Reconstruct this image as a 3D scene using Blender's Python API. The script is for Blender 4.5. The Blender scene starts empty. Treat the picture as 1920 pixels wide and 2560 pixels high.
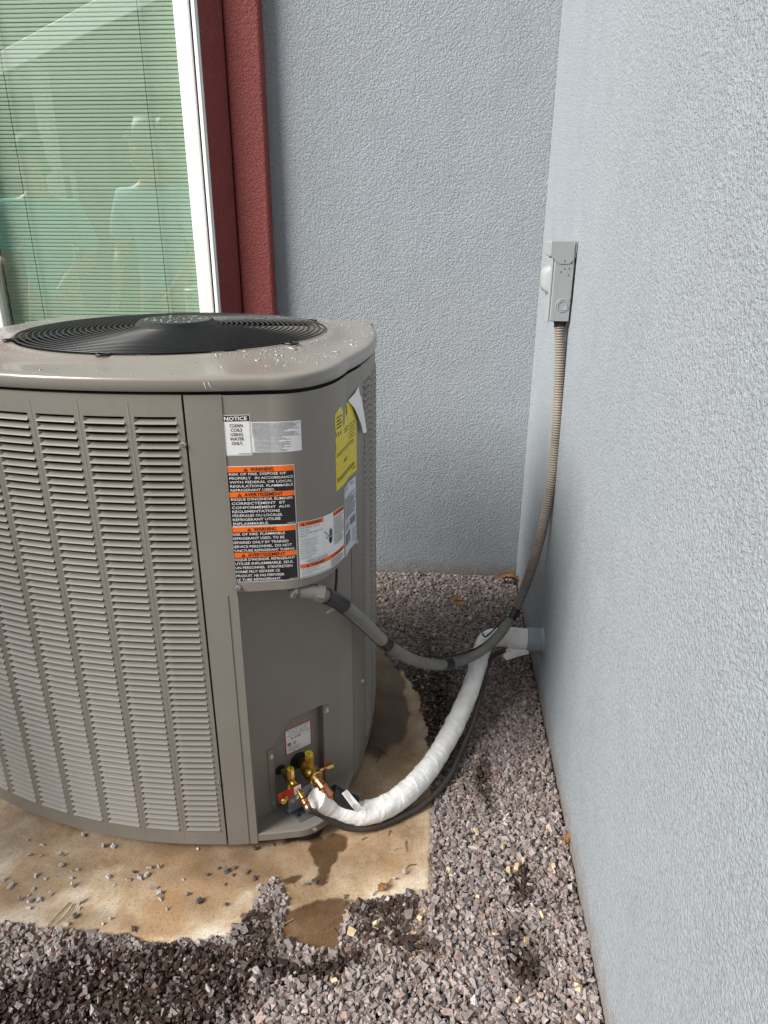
import bpy, math, random
import numpy as np
from mathutils import Matrix, Vector
from mathutils.geometry import tessellate_polygon

rnd = random.Random(7)
rng = np.random.default_rng(7)
scene = bpy.context.scene
COL = scene.collection
PI = math.pi

# ------------------------------------------------------------------ camera
CAMZ = 1.32
R = np.array([[0.9969032, 0.0329345, -0.0714096], [0.0785278, -0.3687562, 0.9262031], [0.0041713, -0.9289425, -0.3702005]])
cam_data = bpy.data.cameras.new("camera")
cam = bpy.data.objects.new("camera", cam_data)
COL.objects.link(cam)
cam_data.sensor_fit = 'VERTICAL'
cam_data.sensor_height = 36.0
cam_data.lens = 1775.0 / 2560.0 * 36.0
cam_data.clip_start = 0.02
cam_data.clip_end = 500.0
_m = Matrix(((R[0, 0], -R[0, 1], -R[0, 2]), (R[1, 0], -R[1, 1], -R[1, 2]), (R[2, 0], -R[2, 1], -R[2, 2])))
cam.matrix_world = Matrix.Translation((0, 0, CAMZ)) @ _m.to_quaternion().to_matrix().to_4x4()
scene.camera = cam

# ------------------------------------------------------------------ sky, sun, exposure
SUN_EL, SUN_AZ = 37.0, 240.0          # azimuth clockwise from +Y (the way into the corner)
world = bpy.data.worlds.new("World")
scene.world = world
world.use_nodes = True
wn, wl = world.node_tree.nodes, world.node_tree.links
wn.clear()
w_out = wn.new("ShaderNodeOutputWorld")
w_bg = wn.new("ShaderNodeBackground")
w_sky = wn.new("ShaderNodeTexSky")
w_sky.sky_type = 'NISHITA'
w_sky.sun_disc = False
w_sky.sun_elevation = math.radians(SUN_EL)
w_sky.sun_rotation = math.radians(SUN_AZ)
w_sky.air_density = 1.0
w_sky.dust_density = 2.0
w_hs = wn.new("ShaderNodeHueSaturation")      # thin overcast: the blue is washed out
w_hs.inputs['Saturation'].default_value = 0.30
wl.new(w_sky.outputs[0], w_hs.inputs['Color'])
wl.new(w_hs.outputs[0], w_bg.inputs['Color'])
w_bg.inputs['Strength'].default_value = 0.05
wl.new(w_bg.outputs[0], w_out.inputs[0])
sun_d = bpy.data.lights.new("sun", 'SUN')
sun_d.energy = 3.2
sun_d.angle = math.radians(32)
sun_d.color = (1.0, 0.975, 0.94)
sun = bpy.data.objects.new("sun", sun_d)
COL.objects.link(sun)
_e, _a = math.radians(SUN_EL), math.radians(SUN_AZ)
_to = Vector((math.sin(_a) * math.cos(_e), math.cos(_a) * math.cos(_e), math.sin(_e)))
sun.rotation_euler = _to.to_track_quat('Z', 'Y').to_euler()
sun.location = (-3, -3, 6)
vs = scene.view_settings
vs.view_transform = 'Standard'
vs.look = 'None'
vs.exposure = 1.2
vs.gamma = 1.0
vs.use_curve_mapping = False

# ------------------------------------------------------------------ pixel helpers (photograph 1920 x 2560)
def ray(u, v):
    return R @ np.array([u - 960.0, v - 1280.0, 1775.0])
def onz(u, v, z=0.0):
    d = ray(u, v)
    return d * ((z - CAMZ) / d[2]) + np.array([0, 0, CAMZ])

# ------------------------------------------------------------------ noise
_perm = rng.permutation(1024)
def vnoise(x, y, z=0.0, seed=0):
    x, y, z = np.broadcast_arrays(np.asarray(x, float), np.asarray(y, float), np.asarray(z, float))
    xi, yi, zi = np.floor(x).astype(int), np.floor(y).astype(int), np.floor(z).astype(int)
    xf, yf, zf = x - xi, y - yi, z - zi
    sx, sy, sz = [t * t * (3 - 2 * t) for t in (xf, yf, zf)]
    def h(a, b, c):
        return _perm[(_perm[(_perm[(a + seed) & 1023] + b) & 1023] + c) & 1023] / 1023.0
    r = 0
    for dx in (0, 1):
        for dy in (0, 1):
            for dz in (0, 1):
                w = (sx if dx else 1 - sx) * (sy if dy else 1 - sy) * (sz if dz else 1 - sz)
                r = r + w * h(xi + dx, yi + dy, zi + dz)
    return r
def fbm(x, y, z=0.0, oct=4, seed=0):
    s, a, t = 0, 0.5, 0
    for k in range(oct):
        s = s + a * vnoise(np.asarray(x) * 2 ** k, np.asarray(y) * 2 ** k, np.asarray(z) * 2 ** k, seed + 17 * k)
        t += a
        a *= 0.5
    return s / t
def smooth(a, b, x):
    t = np.clip((x - a) / (b - a), 0, 1)
    return t * t * (3 - 2 * t)

# ------------------------------------------------------------------ materials
MATS = {}
def new_mat(name):
    m = bpy.data.materials.new(name)
    m.use_nodes = True
    nt = m.node_tree
    b = nt.nodes['Principled BSDF']
    MATS[name] = m
    return m, nt, b
def noise_node(nt, scale, detail=4.0, rough=0.55, dist=0.0, coord=None):
    n = nt.nodes.new('ShaderNodeTexNoise')
    n.inputs['Scale'].default_value = scale
    n.inputs['Detail'].default_value = detail
    n.inputs['Roughness'].default_value = rough
    n.inputs['Distortion'].default_value = dist
    if coord is None:
        c = nt.nodes.new('ShaderNodeTexCoord')
        coord = c.outputs['Object']
    nt.links.new(coord, n.inputs['Vector'])
    return n
def ramp(nt, src, stops):
    r = nt.nodes.new('ShaderNodeValToRGB')
    els = r.color_ramp.elements
    while len(els) < len(stops):
        els.new(0.5)
    for e, (p, c) in zip(els, stops):
        e.position = p
        e.color = (c[0], c[1], c[2], 1) if not np.isscalar(c) else (c, c, c, 1)
    nt.links.new(src, r.inputs['Fac'])
    return r
def mix_rgb(nt, fac, a, b, mode='MIX'):
    n = nt.nodes.new('ShaderNodeMix')
    n.data_type = 'RGBA'
    n.blend_type = mode
    for sock, v in ((n.inputs[0], fac), (n.inputs[6], a), (n.inputs[7], b)):
        if hasattr(v, 'is_linked') or hasattr(v, 'links'):
            nt.links.new(v, sock)
        elif np.isscalar(v):
            sock.default_value = v
        else:
            sock.default_value = (v[0], v[1], v[2], 1)
    return n.outputs[2]
def math_node(nt, op, a, b=None):
    n = nt.nodes.new('ShaderNodeMath')
    n.operation = op
    for i, v in enumerate((a, b)):
        if v is None:
            continue
        if np.isscalar(v):
            n.inputs[i].default_value = v
        else:
            nt.links.new(v, n.inputs[i])
    return n.outputs[0]
def bump(nt, b, height, strength, dist, normal=None):
    n = nt.nodes.new('ShaderNodeBump')
    n.inputs['Strength'].default_value = strength
    n.inputs['Distance'].default_value = dist
    nt.links.new(height, n.inputs['Height'])
    if normal is not None:
        nt.links.new(normal, n.inputs['Normal'])
    nt.links.new(n.outputs[0], b.inputs['Normal'])
    return n.outputs[0]
def simple(name, col, rough=0.5, metal=0.0, var=0.12, vscale=25.0, bmp=0.0, bscale=300.0, bdist=0.001, spec=0.5, coat=0.0):
    m, nt, b = new_mat(name)
    n = noise_node(nt, vscale, 5.0)
    lo = [c * (1 - var) for c in col]
    hi = [min(1, c * (1 + var)) for c in col]
    r = ramp(nt, n.outputs['Fac'], [(0.3, lo), (0.7, hi)])
    nt.links.new(r.outputs[0], b.inputs['Base Color'])
    b.inputs['Roughness'].default_value = rough
    b.inputs['Metallic'].default_value = metal
    b.inputs['Specular IOR Level'].default_value = spec
    b.inputs['Coat Weight'].default_value = coat
    if bmp:
        n2 = noise_node(nt, bscale, 3.0)
        bump(nt, b, n2.outputs['Fac'], bmp, bdist)
    return m
def stucco(name, col, tint, relief=0.8, grain=165.0, depth=0.0019):
    m, nt, b = new_mat(name)
    n1 = noise_node(nt, 1.4, 3.0)
    n2 = noise_node(nt, 9.0, 4.0)
    base = ramp(nt, n1.outputs['Fac'], [(0.3, col), (0.7, tint)]).outputs[0]
    base = mix_rgb(nt, 0.35, base, ramp(nt, n2.outputs['Fac'], [(0.25, [c * 0.86 for c in col]), (0.75, [min(1, c * 1.1) for c in col])]).outputs[0])
    grime = noise_node(nt, 210.0, 3.0, 0.65)
    base = mix_rgb(nt, 1.0, base, ramp(nt, grime.outputs['Fac'], [(0.34, 0.74), (0.52, 1.0), (0.7, 1.06)]).outputs[0], 'MULTIPLY')
    # faint rain streaks and splashed soil along the foot of the wall
    tcn = nt.nodes.new('ShaderNodeTexCoord')
    mpn = nt.nodes.new('ShaderNodeMapping')
    mpn.inputs['Scale'].default_value = (16.0, 16.0, 0.7)
    nt.links.new(tcn.outputs['Object'], mpn.inputs['Vector'])
    stk = noise_node(nt, 1.0, 4.0, 0.6, 0.3, mpn.outputs[0])
    base = mix_rgb(nt, 1.0, base, ramp(nt, stk.outputs['Fac'], [(0.30, 0.965), (0.55, 1.0)]).outputs[0], 'MULTIPLY')
    sep = nt.nodes.new('ShaderNodeSeparateXYZ')
    nt.links.new(tcn.outputs['Object'], sep.inputs[0])
    spl = noise_node(nt, 26.0, 5.0, 0.7)
    hgt = math_node(nt, 'SUBTRACT', math_node(nt, 'MULTIPLY', spl.outputs['Fac'], 0.16), sep.outputs['Z'])
    msk = ramp(nt, hgt, [(0.0, 0.0), (0.07, 0.75)])
    base = mix_rgb(nt, msk.outputs[0], base, (0.20, 0.165, 0.135))
    nt.links.new(base, b.inputs['Base Color'])
    b.inputs['Roughness'].default_value = 0.62
    b.inputs['Specular IOR Level'].default_value = 0.35
    big = noise_node(nt, grain, 2.0, 0.55, 0.6)
    big_r = ramp(nt, big.outputs['Fac'], [(0.36, 0.0), (0.62, 1.0)])
    fine = noise_node(nt, grain * 2.2, 2.0, 0.6, 0.4)
    h = math_node(nt, 'ADD', big_r.outputs[0], math_node(nt, 'MULTIPLY', fine.outputs['Fac'], 0.5))
    wave = noise_node(nt, 14.0, 2.0)
    nrm = nt.nodes.new('ShaderNodeBump')
    nrm.inputs['Strength'].default_value = 0.15
    nrm.inputs['Distance'].default_value = 0.006
    nt.links.new(wave.outputs['Fac'], nrm.inputs['Height'])
    bump(nt, b, h, relief, depth, nrm.outputs[0])
    return m

M_WALL = stucco('blue_grey_stucco', (0.288, 0.316, 0.340), (0.302, 0.320, 0.342), 0.8, 160.0, 0.0019)
M_WALL_FINE = stucco('fine_blue_grey_stucco', (0.288, 0.316, 0.340), (0.302, 0.320, 0.342), 0.85, 175.0, 0.0015)
M_RED = stucco('dark_red_stucco', (0.235, 0.052, 0.047), (0.215, 0.047, 0.043), 0.85, 160.0, 0.0021)
M_PAINT = simple('taupe_enamel', (0.208, 0.190, 0.165), 0.46, var=0.05, vscale=6, bmp=0.10, bscale=700, bdist=0.0005)
M_PAINT_D = simple('taupe_enamel_inner', (0.208, 0.190, 0.165), 0.5, var=0.06, vscale=8)
M_LID = simple('taupe_lid_enamel', (0.225, 0.206, 0.178), 0.30, var=0.07, vscale=5, bmp=0.08, bscale=500, bdist=0.0005, coat=0.25)
M_BLACKPAINT = simple('black_wire_coating', (0.009, 0.009, 0.010), 0.38, var=0.2)
M_BLACK = simple('matt_black', (0.012, 0.012, 0.012), 0.7, var=0.2)
M_DARKIN = simple('shade_black_core', (0.012, 0.011, 0.010), 0.8, var=0.3, vscale=80)
M_RUBBER = simple('black_rubber', (0.015, 0.015, 0.016), 0.55, var=0.2, bmp=0.2)
M_STEEL = simple('zinc_screw', (0.62, 0.61, 0.58), 0.28, 1.0, var=0.1)
M_GALV = simple('blue_grey_bracket', (0.125, 0.135, 0.145), 0.5, 0.2, var=0.15, vscale=40)
M_BRASS = simple('brass', (0.60, 0.40, 0.115), 0.27, 1.0, var=0.18, vscale=60, bmp=0.15, bscale=250, bdist=0.0006)
M_COPPER = simple('heat_marked_copper', (0.46, 0.21, 0.115), 0.33, 1.0, var=0.45, vscale=45, bmp=0.2, bscale=200, bdist=0.0006)
M_YELLOWCAP = simple('yellow_cap_disc', (0.78, 0.62, 0.03), 0.5, var=0.05)
M_REDTAG = simple('red_tag', (0.42, 0.012, 0.012), 0.4, var=0.08)
M_WHITE = simple('white_label', (0.74, 0.74, 0.74), 0.42, var=0.03, vscale=60)
M_GREYLABEL = simple('grey_nameplate', (0.56, 0.58, 0.63), 0.38, var=0.04, vscale=60)
M_YELLOW = simple('yellow_label', (0.66, 0.54, 0.012), 0.38, var=0.05, vscale=40)
M_ORANGE = simple('orange_print', (0.86, 0.145, 0.006), 0.42, var=0.03)
M_INK = simple('black_print', (0.012, 0.010, 0.010), 0.4, var=0.1)
M_GREYINK = simple('grey_print', (0.20, 0.20, 0.21), 0.5, var=0.1)
M_CREAMINK = simple('white_print', (0.72, 0.71, 0.70), 0.45, var=0.05)
M_REDINK = simple('red_print', (0.42, 0.010, 0.035), 0.42, var=0.05)
M_BOX = simple('grey_box_enamel', (0.255, 0.268, 0.275), 0.42, var=0.05, vscale=10, bmp=0.06)
M_BOXC = simple('grey_cover_enamel', (0.285, 0.298, 0.303), 0.42, var=0.05, vscale=10, bmp=0.06)
M_CONDUIT = simple('grey_flexible_conduit', (0.205, 0.198, 0.182), 0.55, var=0.3, vscale=9, bmp=0.2, bscale=400)
M_DUSTY = simple('dusty_conduit', (0.225, 0.192, 0.158), 0.62, var=0.25, vscale=12, bmp=0.2, bscale=400)
M_FITTING = simple('grey_conduit_fitting', (0.175, 0.168, 0.155), 0.55, var=0.2, vscale=30)
M_TAPEBLK = simple('black_tape', (0.018, 0.018, 0.019), 0.38, var=0.3, bmp=0.4, bscale=120, bdist=0.002)
M_HOSE = simple('dark_brown_hose', (0.048, 0.036, 0.033), 0.5, var=0.25, vscale=30)
M_CABLE = simple('black_cable', (0.012, 0.012, 0.013), 0.45, var=0.2)
M_FRAME = simple('white_vinyl', (0.78, 0.78, 0.76), 0.38, var=0.02, vscale=4)
M_GASKET = simple('black_gasket', (0.008, 0.008, 0.008), 0.6)
M_SLAT = simple('white_blind_slat', (0.74, 0.75, 0.70), 0.42, var=0.03)
M_CORD = simple('blind_cord', (0.10, 0.13, 0.10), 0.8)
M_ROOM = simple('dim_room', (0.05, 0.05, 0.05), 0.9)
M_SLEEVE = simple('painted_sleeve', (0.30, 0.345, 0.395), 0.5, var=0.1, vscale=12, bmp=0.7, bscale=45, bdist=0.004)
M_CAULK = simple('white_caulk', (0.62, 0.62, 0.58), 0.5, var=0.1)
M_SOIL = simple('stony_ground', (0.17, 0.15, 0.125), 0.95, var=0.4, vscale=60, bmp=0.8, bscale=120, bdist=0.006)
M_LEAF = simple('dead_leaf', (0.24, 0.105, 0.030), 0.7, var=0.45, vscale=40, bmp=0.4, bscale=90, bdist=0.002)
M_NEEDLE = simple('pine_needle', (0.10, 0.050, 0.022), 0.8, var=0.4, vscale=30)
M_DRYTWIG = simple('dry_needle', (0.42, 0.30, 0.14), 0.8, var=0.3, vscale=30)
M_SKIN = simple('skin', (0.42, 0.24, 0.16), 0.5, var=0.08)
M_TEAL = simple('teal_shirt', (0.06, 0.50, 0.47), 0.8, var=0.1)
M_SKYBLUE = simple('light_blue_shirt', (0.34, 0.58, 0.68), 0.8, var=0.1)
M_TROUSER = simple('grey_trousers', (0.09, 0.09, 0.10), 0.85)
M_HAIR = simple('dark_hair', (0.02, 0.015, 0.012), 0.6)
M_HAIRG = simple('grey_hair', (0.40, 0.38, 0.35), 0.6)

def tape_mat():
    m, nt, b = new_mat('white_pipe_tape')
    n = noise_node(nt, 22.0, 5.0)
    base = ramp(nt, n.outputs['Fac'], [(0.25, (0.74, 0.72, 0.67)), (0.55, (0.86, 0.855, 0.835)), (0.8, (0.90, 0.90, 0.89))]).outputs[0]
    nt.links.new(base, b.inputs['Base Color'])
    b.inputs['Roughness'].default_value = 0.55
    w1 = noise_node(nt, 38.0, 4.0, 0.6, 1.5)
    w2 = noise_node(nt, 120.0, 3.0, 0.6, 0.8)
    h = math_node(nt, 'ADD', w1.outputs['Fac'], math_node(nt, 'MULTIPLY', w2.outputs['Fac'], 0.35))
    bump(nt, b, h, 0.5, 0.0045)
    return m
M_TAPE = tape_mat()

def glass_mat():
    m = bpy.data.materials.new('green_tinted_glass')
    m.use_nodes = True
    nt = m.node_tree
    nt.nodes.clear()
    out = nt.nodes.new('ShaderNodeOutputMaterial')
    tr = nt.nodes.new('ShaderNodeBsdfTransparent')
    tr.inputs[0].default_value = (0.66, 0.765, 0.675, 1)
    gl = nt.nodes.new('ShaderNodeBsdfGlossy')
    gl.inputs['Roughness'].default_value = 0.0
    gl.inputs['Color'].default_value = (0.9, 1.0, 0.95, 1)
    lw_ = nt.nodes.new('ShaderNodeLayerWeight')
    lw_.inputs['Blend'].default_value = 0.5
    p5 = math_node(nt, 'POWER', lw_.outputs['Facing'], 5.0)
    fr_out = math_node(nt, 'ADD', math_node(nt, 'MULTIPLY', p5, 0.76), 0.24)
    mx = nt.nodes.new('ShaderNodeMixShader')
    nt.links.new(fr_out, mx.inputs[0])
    nt.links.new(tr.outputs[0], mx.inputs[1])
    nt.links.new(gl.outputs[0], mx.inputs[2])
    nt.links.new(mx.outputs[0], out.inputs[0])
    MATS['green_tinted_glass'] = m
    return m
M_GLASS = glass_mat()

def water_mat():
    m, nt, b = new_mat('sky_pale_water_drop')
    n = noise_node(nt, 40.0, 2.0)
    r = ramp(nt, n.outputs['Fac'], [(0.3, (0.36, 0.35, 0.32)), (0.7, (0.46, 0.45, 0.43))])  # pale grey stands in for the sky mirrored in the drops
    nt.links.new(r.outputs[0], b.inputs['Base Color'])
    b.inputs['Roughness'].default_value = 0.03
    b.inputs['IOR'].default_value = 1.33
    b.inputs['Transmission Weight'].default_value = 0.45
    b.inputs['Specular IOR Level'].default_value = 1.0
    b.inputs['Coat Weight'].default_value = 1.0
    b.inputs['Coat Roughness'].default_value = 0.02
    return m
M_WATER = water_mat()

def stone_mat():
    m, nt, b = new_mat('crushed_stone')
    a = nt.nodes.new('ShaderNodeAttribute')
    a.attribute_name = 'tone'
    n = noise_node(nt, 260.0, 4.0, 0.65)
    c = mix_rgb(nt, 1.0, a.outputs['Color'], ramp(nt, n.outputs['Fac'], [(0.25, 0.62), (0.75, 1.28)]).outputs[0], 'MULTIPLY')
    nt.links.new(c, b.inputs['Base Color'])
    w = nt.nodes.new('ShaderNodeAttribute')
    w.attribute_name = 'wet'
    r = math_node(nt, 'SUBTRACT', 0.85, math_node(nt, 'MULTIPLY', w.outputs['Fac'], 0.45))
    nt.links.new(r, b.inputs['Roughness'])
    b.inputs['Specular IOR Level'].default_value = 0.4
    bump(nt, b, n.outputs['Fac'], 0.5, 0.0012)
    return m
M_STONE = stone_mat()

def concrete_mat():
    m, nt, b = new_mat('stained_concrete')
    st = nt.nodes.new('ShaderNodeAttribute'); st.attribute_name = 'stain'
    wt = nt.nodes.new('ShaderNodeAttribute'); wt.attribute_name = 'wet'
    n1 = noise_node(nt, 6.5, 7.0, 0.68, 0.4)
    n2 = noise_node(nt, 420.0, 3.0, 0.7)
    c = nt.nodes.new('ShaderNodeTexCoord')
    mp = nt.nodes.new('ShaderNodeMapping')
    mp.inputs['Scale'].default_value = (220.0, 14.0, 1.0)     # broom marks
    nt.links.new(c.outputs['Object'], mp.inputs['Vector'])
    n3 = noise_node(nt, 1.0, 3.0, 0.6, 0.0, mp.outputs[0])
    base = ramp(nt, n1.outputs['Fac'], [(0.34, (0.27, 0.175, 0.095)), (0.43, (0.45, 0.325, 0.20)), (0.52, (0.56, 0.44, 0.30)), (0.62, (0.70, 0.61, 0.49))]).outputs[0]
    n5 = noise_node(nt, 3.2, 5.0, 0.65, 0.5)
    base = mix_rgb(nt, ramp(nt, n5.outputs['Fac'], [(0.48, 0.0), (0.64, 0.75)]).outputs[0], base, (0.46, 0.275, 0.125))
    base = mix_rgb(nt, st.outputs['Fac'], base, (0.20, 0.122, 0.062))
    sp = ramp(nt, n2.outputs['Fac'], [(0.3, 0.55), (0.48, 1.0), (0.75, 1.12)]).outputs[0]
    base = mix_rgb(nt, 0.75, base, sp, 'MULTIPLY')
    n4 = noise_node(nt, 160.0, 3.0, 0.7)
    base = mix_rgb(nt, 0.55, base, ramp(nt, n4.outputs['Fac'], [(0.34, 0.45), (0.46, 1.0), (0.7, 1.1)]).outputs[0], 'MULTIPLY')
    base = mix_rgb(nt, 0.35, base, ramp(nt, n3.outputs['Fac'], [(0.3, 0.80), (0.7, 1.08)]).outputs[0], 'MULTIPLY')
    wcol = mix_rgb(nt, 1.0, base, (0.25, 0.19, 0.145), 'MULTIPLY')
    base = mix_rgb(nt, wt.outputs['Fac'], base, wcol)
    nt.links.new(base, b.inputs['Base Color'])
    r = math_node(nt, 'SUBTRACT', 0.85, math_node(nt, 'MULTIPLY', wt.outputs['Fac'], 0.42))
    nt.links.new(r, b.inputs['Roughness'])
    h = math_node(nt, 'ADD', n2.outputs['Fac'], n3.outputs['Fac'])
    bump(nt, b, h, 0.45, 0.0012)
    return m
M_PAD = concrete_mat()

# ------------------------------------------------------------------ mesh helpers
class MB:
    """Collects verts and faces, in world coordinates, for one mesh."""
    def __init__(self):
        self.v, self.f = [], []
    def add(self, verts, faces):
        o = len(self.v)
        self.v.extend([tuple(map(float, p)) for p in verts])
        self.f.extend([tuple(i + o for i in fc) for fc in faces])
        return self
    def box(self, c, h, ax=None):
        ax = np.eye(3) if ax is None else np.array(ax, float)
        c = np.array(c, float)
        vs_ = [c + sx * h[0] * ax[0] + sy * h[1] * ax[1] + sz * h[2] * ax[2] for sx in (-1, 1) for sy in (-1, 1) for sz in (-1, 1)]
        fs = [(0, 1, 3, 2), (4, 6, 7, 5), (0, 4, 5, 1), (2, 3, 7, 6), (0, 2, 6, 4), (1, 5, 7, 3)]
        return self.add(vs_, fs)
    def span(self, lo, hi):
        lo, hi = np.array(lo, float), np.array(hi, float)
        return self.box((lo + hi) / 2, np.abs(hi - lo) / 2)
    def tube(self, path, rad, n=10, caps=True, phase=0.0):
        P = np.array(path, float)
        m = len(P)
        rad = np.full(m, rad) if np.isscalar(rad) else np.asarray(rad)
        T = np.gradient(P, axis=0)
        T /= np.linalg.norm(T, axis=1)[:, None] + 1e-12
        ref = np.array([0, 0, 1.0]) if abs(T[0][2]) < 0.9 else np.array([1.0, 0, 0])
        nrm = np.cross(T[0], ref); nrm /= np.linalg.norm(nrm)
        vs_ = []
        for i in range(m):
            nrm = nrm - T[i] * (nrm @ T[i]); nrm /= np.linalg.norm(nrm)
            bn = np.cross(T[i], nrm)
            for k in range(n):
                a = 2 * PI * k / n + phase
                r = rad[i] if rad.ndim == 1 else rad[i, k]
                vs_.append(P[i] + r * (math.cos(a) * nrm + math.sin(a) * bn))
        fs = [(i * n + k, i * n + (k + 1) % n, (i + 1) * n + (k + 1) % n, (i + 1) * n + k) for i in range(m - 1) for k in range(n)]
        if caps:
            fs.append(tuple(reversed(range(n)))); fs.append(tuple(range((m - 1) * n, m * n)))
        return self.add(vs_, fs)
    def lathe(self, o, ax, prof, n=24, phase=0.0):
        o, ax = np.array(o, float), np.array(ax, float)
        ax = ax / np.linalg.norm(ax)
        return self.tube([o + ax * d for d, r in prof], [r for d, r in prof], n, True, phase) if _mono(prof) else self._lathe2(o, ax, prof, n, phase)
    def _lathe2(self, o, ax, prof, n, phase):
        ref = np.array([0, 0, 1.0]) if abs(ax[2]) < 0.9 else np.array([1.0, 0, 0])
        a1 = np.cross(ax, ref); a1 /= np.linalg.norm(a1); a2 = np.cross(ax, a1)
        vs_ = [o + ax * d + r * (math.cos(2 * PI * k / n + phase) * a1 + math.sin(2 * PI * k / n + phase) * a2) for d, r in prof for k in range(n)]
        m = len(prof)
        fs = [(i * n + k, i * n + (k + 1) % n, (i + 1) * n + (k + 1) % n, (i + 1) * n + k) for i in range(m - 1) for k in range(n)]
        fs.append(tuple(reversed(range(n)))); fs.append(tuple(range((m - 1) * n, m * n)))
        return self.add(vs_, fs)
    def prism(self, poly, z0, z1):
        n = len(poly)
        vs_ = [(x, y, z0) for x, y in poly] + [(x, y, z1) for x, y in poly]
        fs = [tuple(reversed(range(n))), tuple(range(n, 2 * n))] + [(i, (i + 1) % n, n + (i + 1) % n, n + i) for i in range(n)]
        return self.add(vs_, fs)
def _mono(prof):
    return all(prof[i + 1][0] - prof[i][0] > 1e-6 for i in range(len(prof) - 1))

def make_mesh(name, v, f, mat, smooth=False):
    me = bpy.data.meshes.new(name)
    me.from_pydata([tuple(p) for p in v], [], [tuple(x) for x in f])
    me.validate()
    if mat is not None:
        me.materials.append(mat)
    if smooth:
        me.shade_smooth()
    me.update()
    return me
def link(name, me, parent=None):
    o = bpy.data.objects.new(name, me)
    COL.objects.link(o)
    if parent is not None:
        o.parent = parent
        if parent.type == 'EMPTY':
            o.matrix_parent_inverse = Matrix.Translation(-parent.location)
    return o
def part(name, mb, mat, parent=None, smooth=False, bev=0.0, seg=2, auto=None, label=None):
    me = make_mesh(name, mb.v, mb.f, mat, smooth)
    if auto is not None:
        me.shade_smooth()
        me.set_sharp_from_angle(angle=math.radians(auto))
    o = link(name, me, parent)
    if bev:
        md = o.modifiers.new('bevel', 'BEVEL')
        md.width = bev; md.segments = seg; md.limit_method = 'ANGLE'; md.angle_limit = math.radians(40)
        md.harden_normals = False
    if label:
        o['label'] = label
    return o
def thing(name, loc, label, cat, group=None):
    e = bpy.data.objects.new(name, None)
    e.empty_display_size = 0.1
    COL.objects.link(e)
    e.location = loc
    tag(e, label, cat, group)
    return e
def tag(o, label, cat=None, group=None, kind=None):
    o['label'] = label
    if cat:
        o['category'] = cat
    if group:
        o['group'] = group
    if kind:
        o['kind'] = kind
    return o
def spline(pts, n):
    """Catmull-Rom through pts, n samples evenly spaced by length."""
    P = np.array(pts, float)
    P = np.vstack([2 * P[0] - P[1], P, 2 * P[-1] - P[-2]])
    out = []
    for i in range(1, len(P) - 2):
        for t in np.linspace(0, 1, 24, endpoint=False):
            a, b, c, d = P[i - 1], P[i], P[i + 1], P[i + 2]
            out.append(0.5 * (2 * b + (c - a) * t + (2 * a - 5 * b + 4 * c - d) * t * t + (3 * b - a - 3 * c + d) * t ** 3))
    out.append(P[-2])
    out = np.array(out)
    s = np.r_[0, np.cumsum(np.linalg.norm(np.diff(out, axis=0), axis=1))]
    q = np.linspace(0, s[-1], n)
    return np.column_stack([np.interp(q, s, out[:, k]) for k in range(3)])

# ================================================================== THE SETTING
XW, YW = 0.335, 2.61            # side wall plane, back wall plane
# ------------------------------------------------------------------ ground
g = MB().add([(-40, -40, -0.045), (40, -40, -0.045), (40, 40, -0.045), (-40, 40, -0.045)], [(0, 1, 2, 3)])
o = part('ground', g, M_SOIL); tag(o, 'stony bare ground around the building', kind='structure')

# ------------------------------------------------------------------ concrete pad
PAD = (-1.32, 0.022, 0.955, 2.22)
def blob(x, y, cx, cy, rx, ry, rot=0.0, soft=0.35):
    c, s = math.cos(rot), math.sin(rot)
    dx, dy = x - cx, y - cy
    d = np.sqrt(((dx * c + dy * s) / rx) ** 2 + ((-dx * s + dy * c) / ry) ** 2)
    return 1 - smooth(1 - soft, 1 + soft, d)
nx, ny = 336, 316
gx, gy = np.meshgrid(np.linspace(PAD[0], PAD[1], nx), np.linspace(PAD[2], PAD[3], ny))
wob = 0.030
jx = gx + wob * (fbm(gx * 14, gy * 14, 0, 4, 3) - 0.5) * 2
jy = gy + wob * (fbm(gx * 14, gy * 14, 5, 4, 9) - 0.5) * 2
wet = np.zeros_like(gx)
for a in ((-0.155, 1.80, 0.085, 0.27, 0.10, 0.16),       # damp patch beside the unit
          (-0.30, 2.02, 0.20, 0.18, 0.0, 0.2),
          (-0.205, 1.245, 0.030, 0.030, 0.0, 0.22),      # drips below the valves
          (-0.225, 1.200, 0.026, 0.034, 0.2, 0.2),
          (-0.222, 1.165, 0.011, 0.038, 0.0, 0.25),
          (-0.222, 1.128, 0.010, 0.013, 0.0, 0.25),
          (-0.262, 1.232, 0.050, 0.016, 0.2, 0.4),
          (-0.274, 1.135, 0.020, 0.012, 0.4, 0.5),
          (-0.215, 1.015, 0.078, 0.060, 0.0, 0.12),      # puddle mark at the front edge
          (-0.170, 1.035, 0.036, 0.050, 0.3, 0.15)):
    wet = np.maximum(wet, blob(jx, jy, *a))
wet = np.clip(smooth(0.15, 0.75, wet), 0, 1) * 0.95
st = np.zeros_like(gx)
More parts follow.
